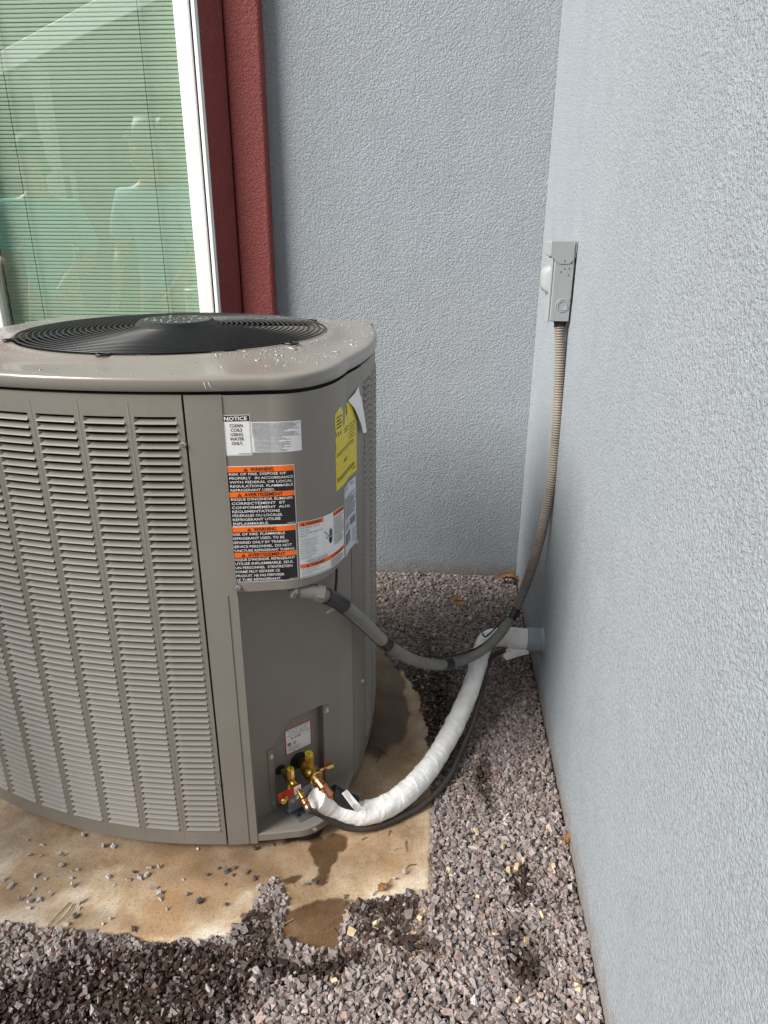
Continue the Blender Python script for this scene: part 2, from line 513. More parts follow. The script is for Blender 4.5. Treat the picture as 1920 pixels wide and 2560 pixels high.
for a, k in (((-0.42, 1.155, 0.16, 0.07, 0.1, 0.7), 0.75), ((-0.62, 1.15, 0.10, 0.08, 0.0, 0.8), 0.35),
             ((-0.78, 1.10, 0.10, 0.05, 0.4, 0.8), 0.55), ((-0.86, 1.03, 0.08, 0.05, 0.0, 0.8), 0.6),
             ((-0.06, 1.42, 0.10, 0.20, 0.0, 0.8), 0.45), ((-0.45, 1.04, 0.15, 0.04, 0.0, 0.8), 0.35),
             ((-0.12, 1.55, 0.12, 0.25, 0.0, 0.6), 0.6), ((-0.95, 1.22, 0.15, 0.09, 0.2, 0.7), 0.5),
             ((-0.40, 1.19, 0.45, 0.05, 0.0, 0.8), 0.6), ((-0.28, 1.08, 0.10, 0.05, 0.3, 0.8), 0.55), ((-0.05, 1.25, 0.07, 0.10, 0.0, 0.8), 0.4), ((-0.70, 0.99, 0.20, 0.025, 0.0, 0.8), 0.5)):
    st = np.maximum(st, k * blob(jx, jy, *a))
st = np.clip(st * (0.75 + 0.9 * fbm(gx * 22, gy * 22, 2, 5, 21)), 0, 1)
gz = 0.0012 * (fbm(gx * 9, gy * 9, 0, 3, 33) - 0.5)
edge = np.minimum.reduce([gx - PAD[0], PAD[1] - gx, gy - PAD[2], PAD[3] - gy])
gz = gz - 0.006 * (1 - smooth(0, 0.012, edge))           # worn arris
verts = np.column_stack([gx.ravel(), gy.ravel(), gz.ravel()])
idx = np.arange(nx * ny).reshape(ny, nx)
faces = np.stack([idx[:-1, :-1], idx[:-1, 1:], idx[1:, 1:], idx[1:, :-1]], -1).reshape(-1, 4)
ring = np.r_[idx[0, :], idx[1:, -1], idx[-1, -2::-1], idx[-2:0:-1, 0]]
low = verts[ring].copy(); low[:, 2] = -0.09
nv = len(verts); nr = len(ring)
side = [(ring[i], nv + i, nv + (i + 1) % nr, ring[(i + 1) % nr]) for i in range(nr)]
me = bpy.data.meshes.new('concrete_pad')
me.from_pydata(np.vstack([verts, low]).tolist(), [], faces.tolist() + [tuple(map(int, q)) for q in side])
me.materials.append(M_PAD)
for nm, arr in (('wet', wet), ('stain', st)):
    at = me.attributes.new(nm, 'FLOAT', 'POINT')
    at.data.foreach_set('value', np.r_[arr.ravel(), np.zeros(nr)].astype(np.float32))
me.shade_smooth()
o = link('concrete_pad', me); tag(o, 'tan stained concrete pad under the condenser unit', kind='structure')

# ------------------------------------------------------------------ gravel
def inside(poly, x, y):
    r = np.zeros(len(x), bool)
    j = len(poly) - 1
    for i in range(len(poly)):
        xi, yi = poly[i]; xj, yj = poly[j]
        c = ((yi > y) != (yj > y)) & (x < (xj - xi) * (y - yi) / (yj - yi + 1e-12) + xi)
        r ^= c
        j = i
    return r
CLEAR = [(-1.305, 0.975), (-0.857, 0.972), (-0.70, 0.968), (-0.602, 0.962), (-0.462, 0.960), (-0.395, 0.975), (-0.375, 1.01), (-0.352, 1.055), (-0.34, 1.10),
         (-0.325, 1.125), (-0.305, 1.095), (-0.285, 1.070), (-0.280, 1.01), (-0.262, 0.978), (-0.20, 0.966), (-0.165, 0.966), (-0.160, 1.036), (-0.147, 1.078),
         (-0.047, 1.104), (0.016, 1.116), (0.019, 1.396), (-0.004, 1.66), (-0.030, 1.80), (-0.082, 1.926), (-0.209, 2.107), (-0.45, 2.205), (-1.305, 2.205)]
CUBE_V = np.array([(x, y, z) for x in (-1, 1) for y in (-1, 1) for z in (-1, 1)], float) * 0.78
NSV = 8
ICO_F = np.array([(0, 1, 3), (0, 3, 2), (4, 6, 7), (4, 7, 5), (0, 4, 5), (0, 5, 1), (2, 3, 7), (2, 7, 6), (0, 2, 6), (0, 6, 4), (1, 5, 7), (1, 7, 3)])
def stone_batch(x, y, z, size, seed):
    r = np.random.default_rng(seed)
    n = len(x)
    V = np.repeat(CUBE_V[None], n, 0)
    V = V + r.uniform(-0.32, 0.32, (n, NSV, 3)) * np.array([1.0, 1.0, 0.6])
    V[:, [1, 3, 5, 7], :2] *= r.uniform(0.55, 1.05, (n, 4, 1))                # narrower, broken tops
    sc = np.stack([np.ones(n), r.uniform(0.42, 0.92, n), r.uniform(0.30, 0.60, n)], 1) * size[:, None]
    V = V * sc[:, None, :]
    q = r.normal(0, 1, (n, 4)) * np.array([1.0, 0.30, 0.30, 1.0])
    q /= np.linalg.norm(q, axis=1)[:, None]
    w, a, b, c = q.T
    RM = np.stack([1 - 2 * (b * b + c * c), 2 * (a * b - c * w), 2 * (a * c + b * w),
                   2 * (a * b + c * w), 1 - 2 * (a * a + c * c), 2 * (b * c - a * w),
                   2 * (a * c - b * w), 2 * (b * c + a * w), 1 - 2 * (a * a + b * b)], 1).reshape(n, 3, 3)
    V = np.einsum('nij,nkj->nki', RM, V)
    return V + np.stack([x, y, z], 1)[:, None, :]
def wet_and_shade(x, y):
    jx = x + 0.05 * (fbm(x * 9, y * 9, 0, 3, 51) - 0.5) * 2
    jy = y + 0.05 * (fbm(x * 9, y * 9, 4, 3, 57) - 0.5) * 2
    w = np.zeros(len(x))
    for a in ((-0.52, 0.855, 0.21, 0.090, 0.0, 0.25), (-0.40, 0.935, 0.18, 0.030, 0.0, 0.3), (-0.66, 0.79, 0.18, 0.08, 0.0, 0.25),
              (-0.075, 1.055, 0.075, 0.040, 0.0, 0.35), (-0.05, 1.00, 0.10, 0.025, 0.0, 0.45), (0.205, 0.99, 0.035, 0.07, 0.0, 0.5), (0.215, 1.165, 0.03, 0.035, 0.0, 0.5),
              (-0.32, 1.00, 0.045, 0.05, 0.0, 0.3), (-0.20, 0.93, 0.10, 0.025, 0.0, 0.4), (0.00, 1.80, 0.10, 0.28, 0.0, 0.6), (0.14, 1.45, 0.03, 0.10, 0.0, 0.6), (0.10, 0.80, 0.15, 0.03, 0.2, 0.6)):  # besides wet spots, the patch beside the unit paints the back gravel's shade
        w = np.maximum(w, blob(jx, jy, *a))
    return w
def tones(x, y, r):
    n = len(x)
    b = np.clip(r.normal(0.240, 0.056, n), 0.11, 0.44)
    c = np.stack([b * 1.08, b * 0.925, b * 0.87], 1)
    br = r.random(n) < 0.26
    c[br] *= np.array([0.92, 0.80, 0.72])
    pl = r.random(n) < 0.035
    c[pl] *= 1.45
    w = wet_and_shade(x, y) * (r.random(n) < 0.94)
    w = np.clip(w * r.uniform(0.88, 1.08, n), 0, 1)
    c = c * (1 - w[:, None] * (1 - np.array([0.17, 0.125, 0.10])))
    return c, w
sp = 0.0076
X, Y = np.meshgrid(np.arange(-2.0, XW - 0.004, sp), np.arange(0.50, YW - 0.004, sp * 0.95))
X = X.ravel() + rng.uniform(-0.5, 0.5, X.size) * sp
Y = Y.ravel() + rng.uniform(-0.5, 0.5, Y.size) * sp
X = np.minimum(X, XW - 0.006); Y = np.minimum(Y, YW - 0.006)
jit = 0.009 * (fbm(X * 30, Y * 30, 0, 3, 71) - 0.5) * 2
keep = ~inside(CLEAR, X + jit, Y + jit)
X, Y = X[keep], Y[keep]
n1 = len(X)
onp_ = (X > PAD[0]) & (X < PAD[1]) & (Y > PAD[2] + 0.004) & (Y < PAD[3] - 0.1)
pick = (rng.random(n1) < 0.55) & ~onp_
X2 = np.minimum(X[pick] + rng.uniform(-.006, .006, pick.sum()), XW - 0.007)
Y2 = np.minimum(Y[pick] + rng.uniform(-.006, .006, pick.sum()), YW - 0.007)
lift = 0.005 * (fbm(X * 5, Y * 5, 0, 3, 81) - 0.5)
lift2 = 0.005 * (fbm(X2 * 5, Y2 * 5, 0, 3, 81) - 0.5)
on_pad1 = ((X > PAD[0]) & (X < PAD[1]) & (Y > PAD[2]) & (Y < PAD[3])) * 0.004
on_pad2 = ((X2 > PAD[0]) & (X2 < PAD[1]) & (Y2 > PAD[2]) & (Y2 < PAD[3])) * 0.006
bank1 = 0.010 * smooth(2.2, 2.6, Y); bank2 = 0.010 * smooth(2.2, 2.6, Y2)
Z1 = rng.uniform(-0.004, 0.0015, n1) + lift + on_pad1 + bank1
Z2 = rng.uniform(0.001, 0.0065, len(X2)) + lift2 + on_pad2 + bank2
gx_ = np.r_[X, X2]; gy_ = np.r_[Y, Y2]; gz_ = np.r_[Z1, Z2]
size = np.clip(rng.lognormal(math.log(0.0062), 0.32, len(gx_)), 0.0032, 0.0125)
V = stone_batch(gx_, gy_, gz_, size, 5)
tc, tw = tones(gx_, gy_, np.random.default_rng(11))
N = len(gx_)
F = (ICO_F[None] + (np.arange(N) * NSV)[:, None, None]).reshape(-1, 3)
me = bpy.data.meshes.new('gravel')
me.vertices.add(N * NSV); me.vertices.foreach_set('co', V.reshape(-1).astype(np.float32))
me.loops.add(len(F) * 3); me.loops.foreach_set('vertex_index', F.reshape(-1).astype(np.int32))
me.polygons.add(len(F))
me.polygons.foreach_set('loop_start', (np.arange(len(F)) * 3).astype(np.int32))
me.update(calc_edges=True)
at = me.attributes.new('tone', 'FLOAT_COLOR', 'POINT')
at.data.foreach_set('color', np.repeat(np.c_[tc, np.ones(N)], NSV, 0).astype(np.float32).reshape(-1))
at = me.attributes.new('wet', 'FLOAT', 'POINT')
at.data.foreach_set('value', np.repeat(tw, NSV).astype(np.float32))
me.materials.append(M_STONE)
me.shade_flat()
o = link('gravel', me); tag(o, 'grey crushed stone gravel, partly wet, around the pad and along the walls', kind='stuff')
# bedding just under the stones
bed = MB().add([(-6, -6, -0.012), (XW + 0.1, -6, -0.012), (XW + 0.1, PAD[2] - 0.001, -0.012), (-6, PAD[2] - 0.001, -0.012)], [(0, 1, 2, 3)])
bed.add([(PAD[1] + 0.001, PAD[2] - 0.001, -0.012), (XW + 0.1, PAD[2] - 0.001, -0.012), (XW + 0.1, YW + 0.1, -0.012), (PAD[1] + 0.001, YW + 0.1, -0.012)], [(0, 1, 2, 3)])
bed.add([(-6, PAD[3] + 0.001, -0.012), (PAD[1] + 0.001, PAD[3] + 0.001, -0.012), (PAD[1] + 0.001, YW + 0.1, -0.012), (-6, YW + 0.1, -0.012)], [(0, 1, 2, 3)])
bed.add([(-6, PAD[2] - 0.001, -0.012), (PAD[0] - 0.001, PAD[2] - 0.001, -0.012), (PAD[0] - 0.001, PAD[3] + 0.001, -0.012), (-6, PAD[3] + 0.001, -0.012)], [(0, 1, 2, 3)])
M_BED = simple('gravel_bedding', (0.115, 0.102, 0.095), 0.95, var=0.6, vscale=110, bmp=1.0, bscale=95, bdist=0.012)
o = part('gravel_bed', bed, M_BED); tag(o, 'bed of fine stone that the gravel lies on', kind='structure')

# ------------------------------------------------------------------ building: two stucco walls meeting in a corner, a window with red trim
bld = thing('stucco_building', (-0.6, 2.75, 0), 'light blue-grey stucco building with a dark red framed window', 'building')
WX0, WX1, WZ0, WZ1 = -1.72, -0.712, 0.72, 2.30      # opening in the wall
YG = 2.506                                              # the window stands proud in a splayed red surround
FX0, FX1 = -1.628, -0.762                              # window frame
HT = 3.4
def wall_back():
    mb = MB()
    xs = [-4.5, WX0, WX1, XW + 0.25]; zs = [-0.09, WZ0, WZ1, HT]
    for i in range(3):
        for k in range(3):
            if i == 1 and k == 1:
                continue
            mb.span((xs[i], YW, zs[k]), (xs[i + 1], YW + 0.22, zs[k + 1]))
    return mb
part('stucco_wall', wall_back(), M_WALL, bld, label='shaded blue-grey stucco wall beside the red window trim')
part('stucco_wall', MB().span((XW, -2.4, -0.09), (XW + 0.245, YW - 0.002, HT - 0.002)), M_WALL_FINE, bld, label='bright blue-grey stucco wall carrying the switch box')
# raised red band round the window, on a flat red margin
def band(x0, x1, z0, z1, d0, d1):
    return MB().span((x0, YW - d1, z0), (x1, YW - d0, z1))
part('window_trim', band(-0.7065, -0.588, 0.40, HT - 0.3, 0.002, 0.050), M_RED, bld, bev=0.014, seg=4, label='rounded dark red stucco band')
part('window_trim', band(-1.80, -1.6835, 0.40, HT - 0.3, 0.002, 0.050), M_RED, bld, bev=0.014, seg=4)
ZS0, ZS1 = 0.60, 2.42
part('window_surround', MB().prism([(FX1 + 0.001, 2.494), (-0.7080, 2.566), (-0.7080, YW + 0.10), (FX1 + 0.001, YW + 0.10)], ZS0, ZS1), M_RED, bld, bev=0.004, seg=3, label='splayed dark red stucco return beside the window frame')
part('window_surround', MB().prism([(FX0 - 0.001, 2.494), (FX0 - 0.001, YW + 0.10), (-1.682, YW + 0.10), (-1.682, 2.566)], ZS0, ZS1), M_RED, bld, bev=0.004, seg=3)
part('window_surround', MB().span((FX0, 2.494, ZS0), (FX1, YW + 0.10, WZ0 - 0.001)), M_RED, bld)
part('window_surround', MB().span((FX0, 2.494, WZ1 + 0.001), (FX1, YW + 0.10, ZS1)), M_RED, bld)
win = MB()
# outer frame
for a, b in (((FX0, WZ0), (FX0 + 0.022, WZ1)), ((FX1 - 0.020, WZ0), (FX1 - 0.001, WZ1)), ((FX0 + 0.022, WZ0), (FX1 - 0.020, WZ0 + 0.03)), ((FX0 + 0.022, WZ1 - 0.03), (FX1 - 0.020, WZ1))):
    win.span((a[0], YG - 0.014, a[1]), (b[0], YG + 0.09, b[1]))
wo = part('window', win, M_FRAME, bld, bev=0.003, label='white vinyl window with green tinted glass')
part('frame_bead', MB().span((FX1 - 0.0125, YG - 0.0185, WZ0 + 0.005), (FX1 - 0.0075, YG - 0.0145, WZ1 - 0.005)), M_FRAME, wo)
part('gasket', MB().span((-0.7890, YG - 0.003, WZ0 + 0.03), (-0.7810, YG + 0.02, WZ1 - 0.03)), M_GASKET, wo)
sash = MB()
SX0, SX1 = -1.601, -0.7895
for a, b in (((SX0, WZ0 + 0.032), (SX0 + 0.040, WZ1 - 0.032)), ((SX1 - 0.0485, WZ0 + 0.032), (SX1, WZ1 - 0.032)), ((SX0 + 0.040, WZ0 + 0.032), (SX1 - 0.0485, WZ0 + 0.085)), ((SX0 + 0.040, WZ1 - 0.085), (SX1 - 0.0485, WZ1 - 0.032))):
    sash.span((a[0], YG - 0.012, a[1]), (b[0], YG + 0.05, b[1]))
part('sash', sash, M_FRAME, wo, bev=0.003)
part('pane', MB().add([(SX0 + 0.038, YG + 0.010, WZ0 + 0.08), (SX1 - 0.047, YG + 0.010, WZ0 + 0.08), (SX1 - 0.047, YG + 0.010, WZ1 - 0.08), (SX0 + 0.038, YG + 0.010, WZ1 - 0.08)], [(0, 1, 2, 3)]), M_GLASS, wo, label='green tinted glass pane')
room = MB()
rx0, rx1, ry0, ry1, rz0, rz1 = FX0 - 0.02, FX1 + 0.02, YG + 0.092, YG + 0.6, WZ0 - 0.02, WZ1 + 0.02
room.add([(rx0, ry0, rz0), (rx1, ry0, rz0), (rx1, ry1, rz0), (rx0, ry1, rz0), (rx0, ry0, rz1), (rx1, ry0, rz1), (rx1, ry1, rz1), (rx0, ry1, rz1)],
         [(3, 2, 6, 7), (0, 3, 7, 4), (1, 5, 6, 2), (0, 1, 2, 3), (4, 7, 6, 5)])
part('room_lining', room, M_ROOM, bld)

# ------------------------------------------------------------------ blind behind the glass, every slat
BX0, BX1 = -1.552, -0.841
bl = thing('window_blind', ((BX0 + BX1) / 2, YG + 0.04, 0.82), 'closed horizontal slat blind behind the green window glass', 'blind')
pitch = 0.0120
w2 = (BX1 - BX0) / 2
tilt = math.radians(72)
sv, sf = [], []
prof = []
for k in range(5):
    t = -1 + k / 2
    prof.append((t * 0.0080, 0.0011 * (1 - t * t)))
for x in (-w2, w2):
    for d, c in prof:
        sv.append((x, -d * math.cos(tilt) - c * math.sin(tilt), -d * math.sin(tilt) + c * math.cos(tilt)))
sf = [(k, k + 1, 6 + k, 5 + k) for k in range(4)]
slat_me = make_mesh('slat', sv, sf, M_SLAT, True)
z = 0.835
while z < 2.20:
    o = link('slat', slat_me, bl)
    o.location = ((BX0 + BX1) / 2, YG + 0.040, z)
    o.rotation_euler = (rnd.uniform(-0.03, 0.03), rnd.uniform(-0.0006, 0.0006), 0)
    z += pitch
for x in (-1.427, -0.964):
    part('ladder_cord', MB().tube([(x, YG + 0.0295, 0.83), (x, YG + 0.0295, 2.2)], 0.0011, 6), M_CORD, bl)
part('bottom_rail', MB().span((BX0, YG + 0.030, 0.812), (BX1, YG + 0.050, 0.826)), M_SLAT, bl, bev=0.002)
part('head_rail', MB().span((BX0, YG + 0.026, 2.202), (BX1, YG + 0.054, 2.215)), M_SLAT, bl)

# ================================================================== CONDENSER UNIT
UC = np.array([-0.605, 1.625]); PH = math.radians(-3.0); UA, UR = 0.449, 1.10
def l2w(x, y):
    return (UC[0] + x * math.cos(PH) - y * math.sin(PH), UC[1] + x * math.sin(PH) + y * math.cos(PH))
def arc(u):
    return UA - u * u / (2 * UR)
def bez(p0, p1, p2, n):
    t = np.linspace(0, 1, n)[1:-1, None]
    return ((1 - t) ** 2 * np.array(p0) + 2 * t * (1 - t) * np.array(p1) + t * t * np.array(p2)).tolist()
# visible run: front side -> rounded control corner -> right side (local coordinates)
OUT = [(u, -arc(u)) for u in np.linspace(-.33, .33, 67)]
OUT += [tuple(p) for p in bez((.33, -arc(.33)), (.43, -.380), (arc(.2), -.2), 121)]
OUT += [(arc(v), v) for v in np.linspace(-.2, .33, 54)]
OUT = np.array(OUT)
SEG = np.r_[0, np.cumsum(np.hypot(*np.diff(OUT, axis=0).T))]
OT = np.gradient(OUT, axis=0); OT /= np.linalg.norm(OT, axis=1)[:, None]
ON = np.stack([OT[:, 1], -OT[:, 0]], 1)
def surf(s, z, off=0.0):
    """Point on the cabinet skin at run s, height z, off metres proud."""
    if s < 0:
        u = -0.33 + s * 0.955
        nx_, ny_ = u / UR, -1.0
        l = math.hypot(nx_, ny_)
        p = (u + off * nx_ / l, -arc(u) + off * ny_ / l)
    else:
        x = np.interp(s, SEG, OUT[:, 0]); y = np.interp(s, SEG, OUT[:, 1])
        nx_ = np.interp(s, SEG, ON[:, 0]); ny_ = np.interp(s, SEG, ON[:, 1])
        p = (x + off * nx_, y + off * ny_)
    w = l2w(*p)
    return (w[0], w[1], z)
# full closed plan
CLOSED = [(u, -arc(u)) for u in np.linspace(-.43, -.34, 10)] + OUT.tolist()
CLOSED += bez((arc(.33), .33), (.41, .41), (.33, arc(.33)), 15)
CLOSED += [(u, arc(u)) for u in np.linspace(.33, -.40, 60)]
CLOSED += bez((-.40, arc(.40)), (-.485, .39), (-.505, .30), 15)
CLOSED += [(-.505 - 0.012 * (1 - (v / .3) ** 2), v) for v in np.linspace(.30, -.27, 40)]
CLOSED += bez((-.505, -.27), (-.497, -.345), (-.43, -arc(.43)), 15)
CLOSED = np.array(CLOSED)
_ct = np.roll(CLOSED, -1, 0) - np.roll(CLOSED, 1, 0)
_ct /= np.linalg.norm(_ct, axis=1)[:, None]
CN = np.stack([_ct[:, 1], -_ct[:, 0]], 1)

ac = thing('condenser_unit', (UC[0], UC[1], 0.0), 'large taupe outdoor air conditioner condenser standing on the concrete pad', 'air conditioner')
ZB, ZT = 0.026, 1.052
def skin(s0, s1, z0, z1, off=0.0, thick=0.0015, n=24, m=1):
    mb = MB()
    ss = np.linspace(s0, s1, n + 1)
    zz = np.linspace(z0, z1, m + 1)
    for k, (o0, flip) in enumerate(((off, False), (off - thick, True))):
        vs_ = [surf(s, z_, o0) for s in ss for z_ in zz]
        fs = []
        for i in range(n):
            for j in range(m):
                a = i * (m + 1) + j
                q = (a, a + m + 1, a + m + 2, a + 1)
                fs.append(q[::-1] if flip else q)
        mb.add(vs_, fs)
    # close the rim
    A = (n + 1) * (m + 1)
    rim = [i * (m + 1) for i in range(n + 1)] + [n * (m + 1) + j for j in range(1, m + 1)] + [i * (m + 1) + m for i in range(n - 1, -1, -1)] + [j for j in range(m - 1, 0, -1)]
    for i in range(len(rim)):
        a, b = rim[i], rim[(i + 1) % len(rim)]
        mb.f.append((b, a, a + A, b + A))
    return mb

# --- inner core so that nothing shows through, blackened to paint shade into the louver gaps
core = MB()
cp = CLOSED - CN * 0.030
cut = []
for p, q in zip(cp, CLOSED):
    if q[0] > 0.20 and q[1] < -0.12:
        continue
    cut.append(l2w(*p))
core.prism(cut, 0.06, 1.0)
part('coil_core', core, M_DARKIN, ac)

# --- louvered panels
COLW, COLP, ROWP, NROW, ZTOP = 0.0746, 0.0917, 0.01480, 64, 1.0030
def louver_mesh():
    """One stamped louver: slopes outward and down, slanted closed ends."""
    pr = [(-0.0062, 0.0054, 0.0062), (-0.0040, 0.0036, 0.0034), (-0.0008, 0.0012, 0.0008), (0.0020, -0.0004, 0.0), (0.0032, -0.0014, 0.0), (0.0035, -0.0023, 0.0), (0.0026, -0.0030, 0.0002), (0.0010, -0.0028, 0.0004)]
    v, f = [], []
    h = COLW / 2
    for sx in (-1, 1):
        for d, zz, inset in pr:
            v.append((sx * (h - inset), -d, zz))
    n = len(pr)
    for k in range(n - 1):
        f.append((k, k + 1, n + k + 1, n + k))
    # slanted ends back to the panel plane
    for sx, o_ in ((-1, 0), (1, n)):
        b = len(v)
        v += [(sx * (h + 0.0002), 0.0, 0.0088), (sx * (h + 0.0002), 0.0, -0.0010)]
        f += [(o_, b, o_ + 1), (o_ + 1, b, o_ + 2), (o_ + 2, b, b + 1), (o_ + 2, b + 1, o_ + 3)]
    return v, f
LV, LF = louver_mesh()
louver_me = make_mesh('louver', LV, LF, M_PAINT)
louver_me.shade_smooth(); louver_me.set_sharp_from_angle(angle=math.radians(50))
def panel_face(at, s0, s1, cols, zbot, ztop):
    """Panel sheet with a slot for every louver; at(s, z, off) gives the point."""
    mb = MB()
    cuts = []
    for a, b in cols:
        cuts += [a, b]
    ss = sorted([s0, s1] + cuts)
    # solid strips between columns, full height
    solid = [(ss[i], ss[i + 1]) for i in range(0, len(ss), 2)]
    for a, b in solid:
        m_ = max(1, int((b - a) / 0.03))
        for q in range(m_):
            x0, x1 = a + (b - a) * q / m_, a + (b - a) * (q + 1) / m_
            mb.add([at(x0, zbot, 0), at(x1, zbot, 0), at(x1, ztop, 0), at(x0, ztop, 0)], [(0, 1, 2, 3)])
            mb.add([at(x0, zbot, 0), at(x1, zbot, 0), at(x1, zbot, -0.02), at(x0, zbot, -0.02)], [(1, 0, 3, 2)])
    zl = ZTOP - (NROW - 1) * ROWP - 0.0035
    for a, b in cols:
        for q in range(3):
            x0, x1 = a + (b - a) * q / 3, a + (b - a) * (q + 1) / 3
            mb.add([at(x0, zbot, 0), at(x1, zbot, 0), at(x1, zl, 0), at(x0, zl, 0)], [(0, 1, 2, 3)])
            mb.add([at(x0, zbot, 0), at(x1, zbot, 0), at(x1, zbot, -0.02), at(x0, zbot, -0.02)], [(1, 0, 3, 2)])
            mb.add([at(x0, ZTOP + 0.0105, 0), at(x1, ZTOP + 0.0105, 0), at(x1, ztop, 0), at(x0, ztop, 0)], [(0, 1, 2, 3)])
    # folded top edge and right edge
    m_ = 14
    for q in range(m_):
        x0, x1 = s0 + (s1 - s0) * q / m_, s0 + (s1 - s0) * (q + 1) / m_
        mb.add([at(x0, ztop, 0), at(x1, ztop, 0), at(x1, ztop + 0.001, -0.012), at(x0, ztop + 0.001, -0.012)], [(0, 1, 2, 3)])
    for x, fl in ((s1, 1), (s0, 0)):
        q = [at(x, zbot, 0), at(x, zbot, -0.02), at(x, ztop, -0.02), at(x, ztop, 0)]
        mb.add(q, [(0, 1, 2, 3) if fl else (3, 2, 1, 0)])
    # two pressed ribs between columns
    for i in (1, 2, 3, 4, 5):
        if i < len(cols):
            c_ = (cols[i][1] + cols[i - 1][0]) / 2
            a0, a1 = c_ - 0.0016, c_ + 0.0016
            mb.add([at(a0, zbot + 0.012, 0.0001), at(c_, zbot + 0.012, 0.0005), at(a1, zbot + 0.012, 0.0001), at(a0, ztop - 0.012, 0.0001), at(c_, ztop - 0.012, 0.0005), at(a1, ztop - 0.012, 0.0001)], [(0, 1, 4, 3), (1, 2, 5, 4)])
    return mb
fcols = [(0.508 - COLP * k - COLW, 0.508 - COLP * k) for k in range(7)]
fcols[6] = (-0.104, fcols[6][1])
fp = part('louver_panel', panel_face(surf, -0.1045 - 0.0005, 0.5195, fcols, ZB, ZT), M_PAINT, ac, label='bowed front panel of stamped louvers')
def col_frame(a, b):
    c = (a + b) / 2
    p0, p1, pc = surf(a, 0, 0), surf(b, 0, 0), surf(c, 0, 0)
    return ((p0[0] + p1[0]) / 2, (p0[1] + p1[1]) / 2), math.atan2(p1[1] - p0[1], p1[0] - p0[0])
rest = MB()
for k, (a, b) in enumerate(fcols):
    (cx, cy), ang = col_frame(a, b)
    for r_ in range(NROW):
        zc = ZTOP - r_ * ROWP
        if k < 4:
            o = link('louver', louver_me, fp)
            o.location = (cx, cy, zc); o.rotation_euler = (0, 0, ang)
        else:
            ca, sa = math.cos(ang), math.sin(ang)
            kx = (b - a) / COLW
            rest.add([(cx + x * kx * ca - y * sa, cy + x * kx * sa + y * ca, zc + zz) for x, y, zz in LV], LF)
o = part('louver_rows', rest, M_PAINT, fp, auto=50); o['kind'] = 'stuff'
# right-hand side panel, mostly edge-on
def surf_r(s, z, off=0.0):
    return surf(SEG[-1] - 0.45 + s, z, off)
SR0 = 1.0180
rcols = [(SR0 + 0.016 + 0.0917 * k, SR0 + 0.016 + 0.0917 * k + COLW) for k in range(4)][::-1]
rp = part('louver_panel', panel_face(surf, SR0, SEG[-1], rcols, ZB, ZT), M_PAINT, ac, label='side panel of stamped louvers facing the wall')
rest = MB()
for a, b in rcols:
    (cx, cy), ang = col_frame(a, b)
    ca, sa = math.cos(ang), math.sin(ang)
    for r_ in range(NROW):
        zc = ZTOP - r_ * ROWP
        rest.add([(cx + x * ca - y * sa, cy + x * sa + y * ca, zc + zz) for x, y, zz in LV], LF)
o = part('louver_rows', rest, M_PAINT, rp, auto=50); o['kind'] = 'stuff'
# rear and far sides: plain wrap, out of sight
back = MB()
i0 = int(np.argmin(np.abs(CLOSED[:, 0] - arc(.33)) + np.abs(CLOSED[:, 1] - .33)))
bpts = [l2w(*p) for p in CLOSED[i0:]] + [l2w(*CLOSED[0])]
for (x0, y0), (x1, y1) in zip(bpts[:-1], bpts[1:]):
    back.add([(x0, y0, ZB), (x1, y1, ZB), (x1, y1, ZT), (x0, y0, ZT)], [(0, 1, 2, 3)])
part('rear_panel', back, M_PAINT, ac, smooth=True)

# --- corner posts
post = skin(0.5235, 0.5890, ZB - 0.002, ZT, 0.0, 0.002, 10)
post.add([surf(0.5890, ZB, 0), surf(0.5905, ZB, -0.004), surf(0.5905, 0.672, -0.004), surf(0.5890, 0.672, 0)], [(0, 1, 2, 3)])
pst = part('corner_post', post, M_PAINT, ac, auto=35)
step = skin(0.5655, 0.5700, ZB, 0.66, 0.0014, 0.0013, 2)
part('post_fold', step, M_PAINT, pst)
rpost = skin(0.932, 1.0165, ZB - 0.004, ZT - 0.002, 0.0, 0.002, 10)
part('corner_post', rpost, M_PAINT, ac, auto=35)

# --- lower recess: diagonal valve panel
P0 = np.array([-0.390, 1.238]); DT = np.array([0.75, 0.661]); DT /= np.linalg.norm(DT); DN = np.array([DT[1], -DT[0]])
def D(t, z, off=0.0):
    p = P0 + DT * t + DN * off
    return (p[0], p[1], z)
N3 = np.array([DN[0], DN[1], 0.0]); T3 = np.array([DT[0], DT[1], 0.0]); Z3 = np.array([0, 0, 1.0])
def poly_with_hole(outer, holes, at, off0, thick):
    loops = [[Vector((a, b, 0)) for a, b in lp] for lp in [outer] + holes]
    tris = tessellate_polygon(loops)
    flat = [p for lp in [outer] + holes for p in lp]
    n = len(flat)
    mb = MB()
    v = [at(a, b, off0) for a, b in flat] + [at(a, b, off0 - thick) for a, b in flat]
    f = [tuple(t) for t in tris] + [tuple(i + n for i in reversed(t)) for t in tris]
    s = 0
    for lp in [outer] + holes:
        m_ = len(lp)
        f += [(s + i, s + (i + 1) % m_, n + s + (i + 1) % m_, n + s + i) for i in range(m_)]
        s += m_
    return mb.add(v, f)
REC = [(0.055, 0.052), (0.187, 0.052), (0.189, 0.2835), (0.103, 0.2840), (0.055, 0.231)]
dpanel = poly_with_hole([(-0.004, 0.047), (0.236, 0.047), (0.236, 1.0), (-0.004, 1.0)], [REC], D, 0.0, 0.002)
dp = part('valve_panel', dpanel, M_PAINT_D, ac)
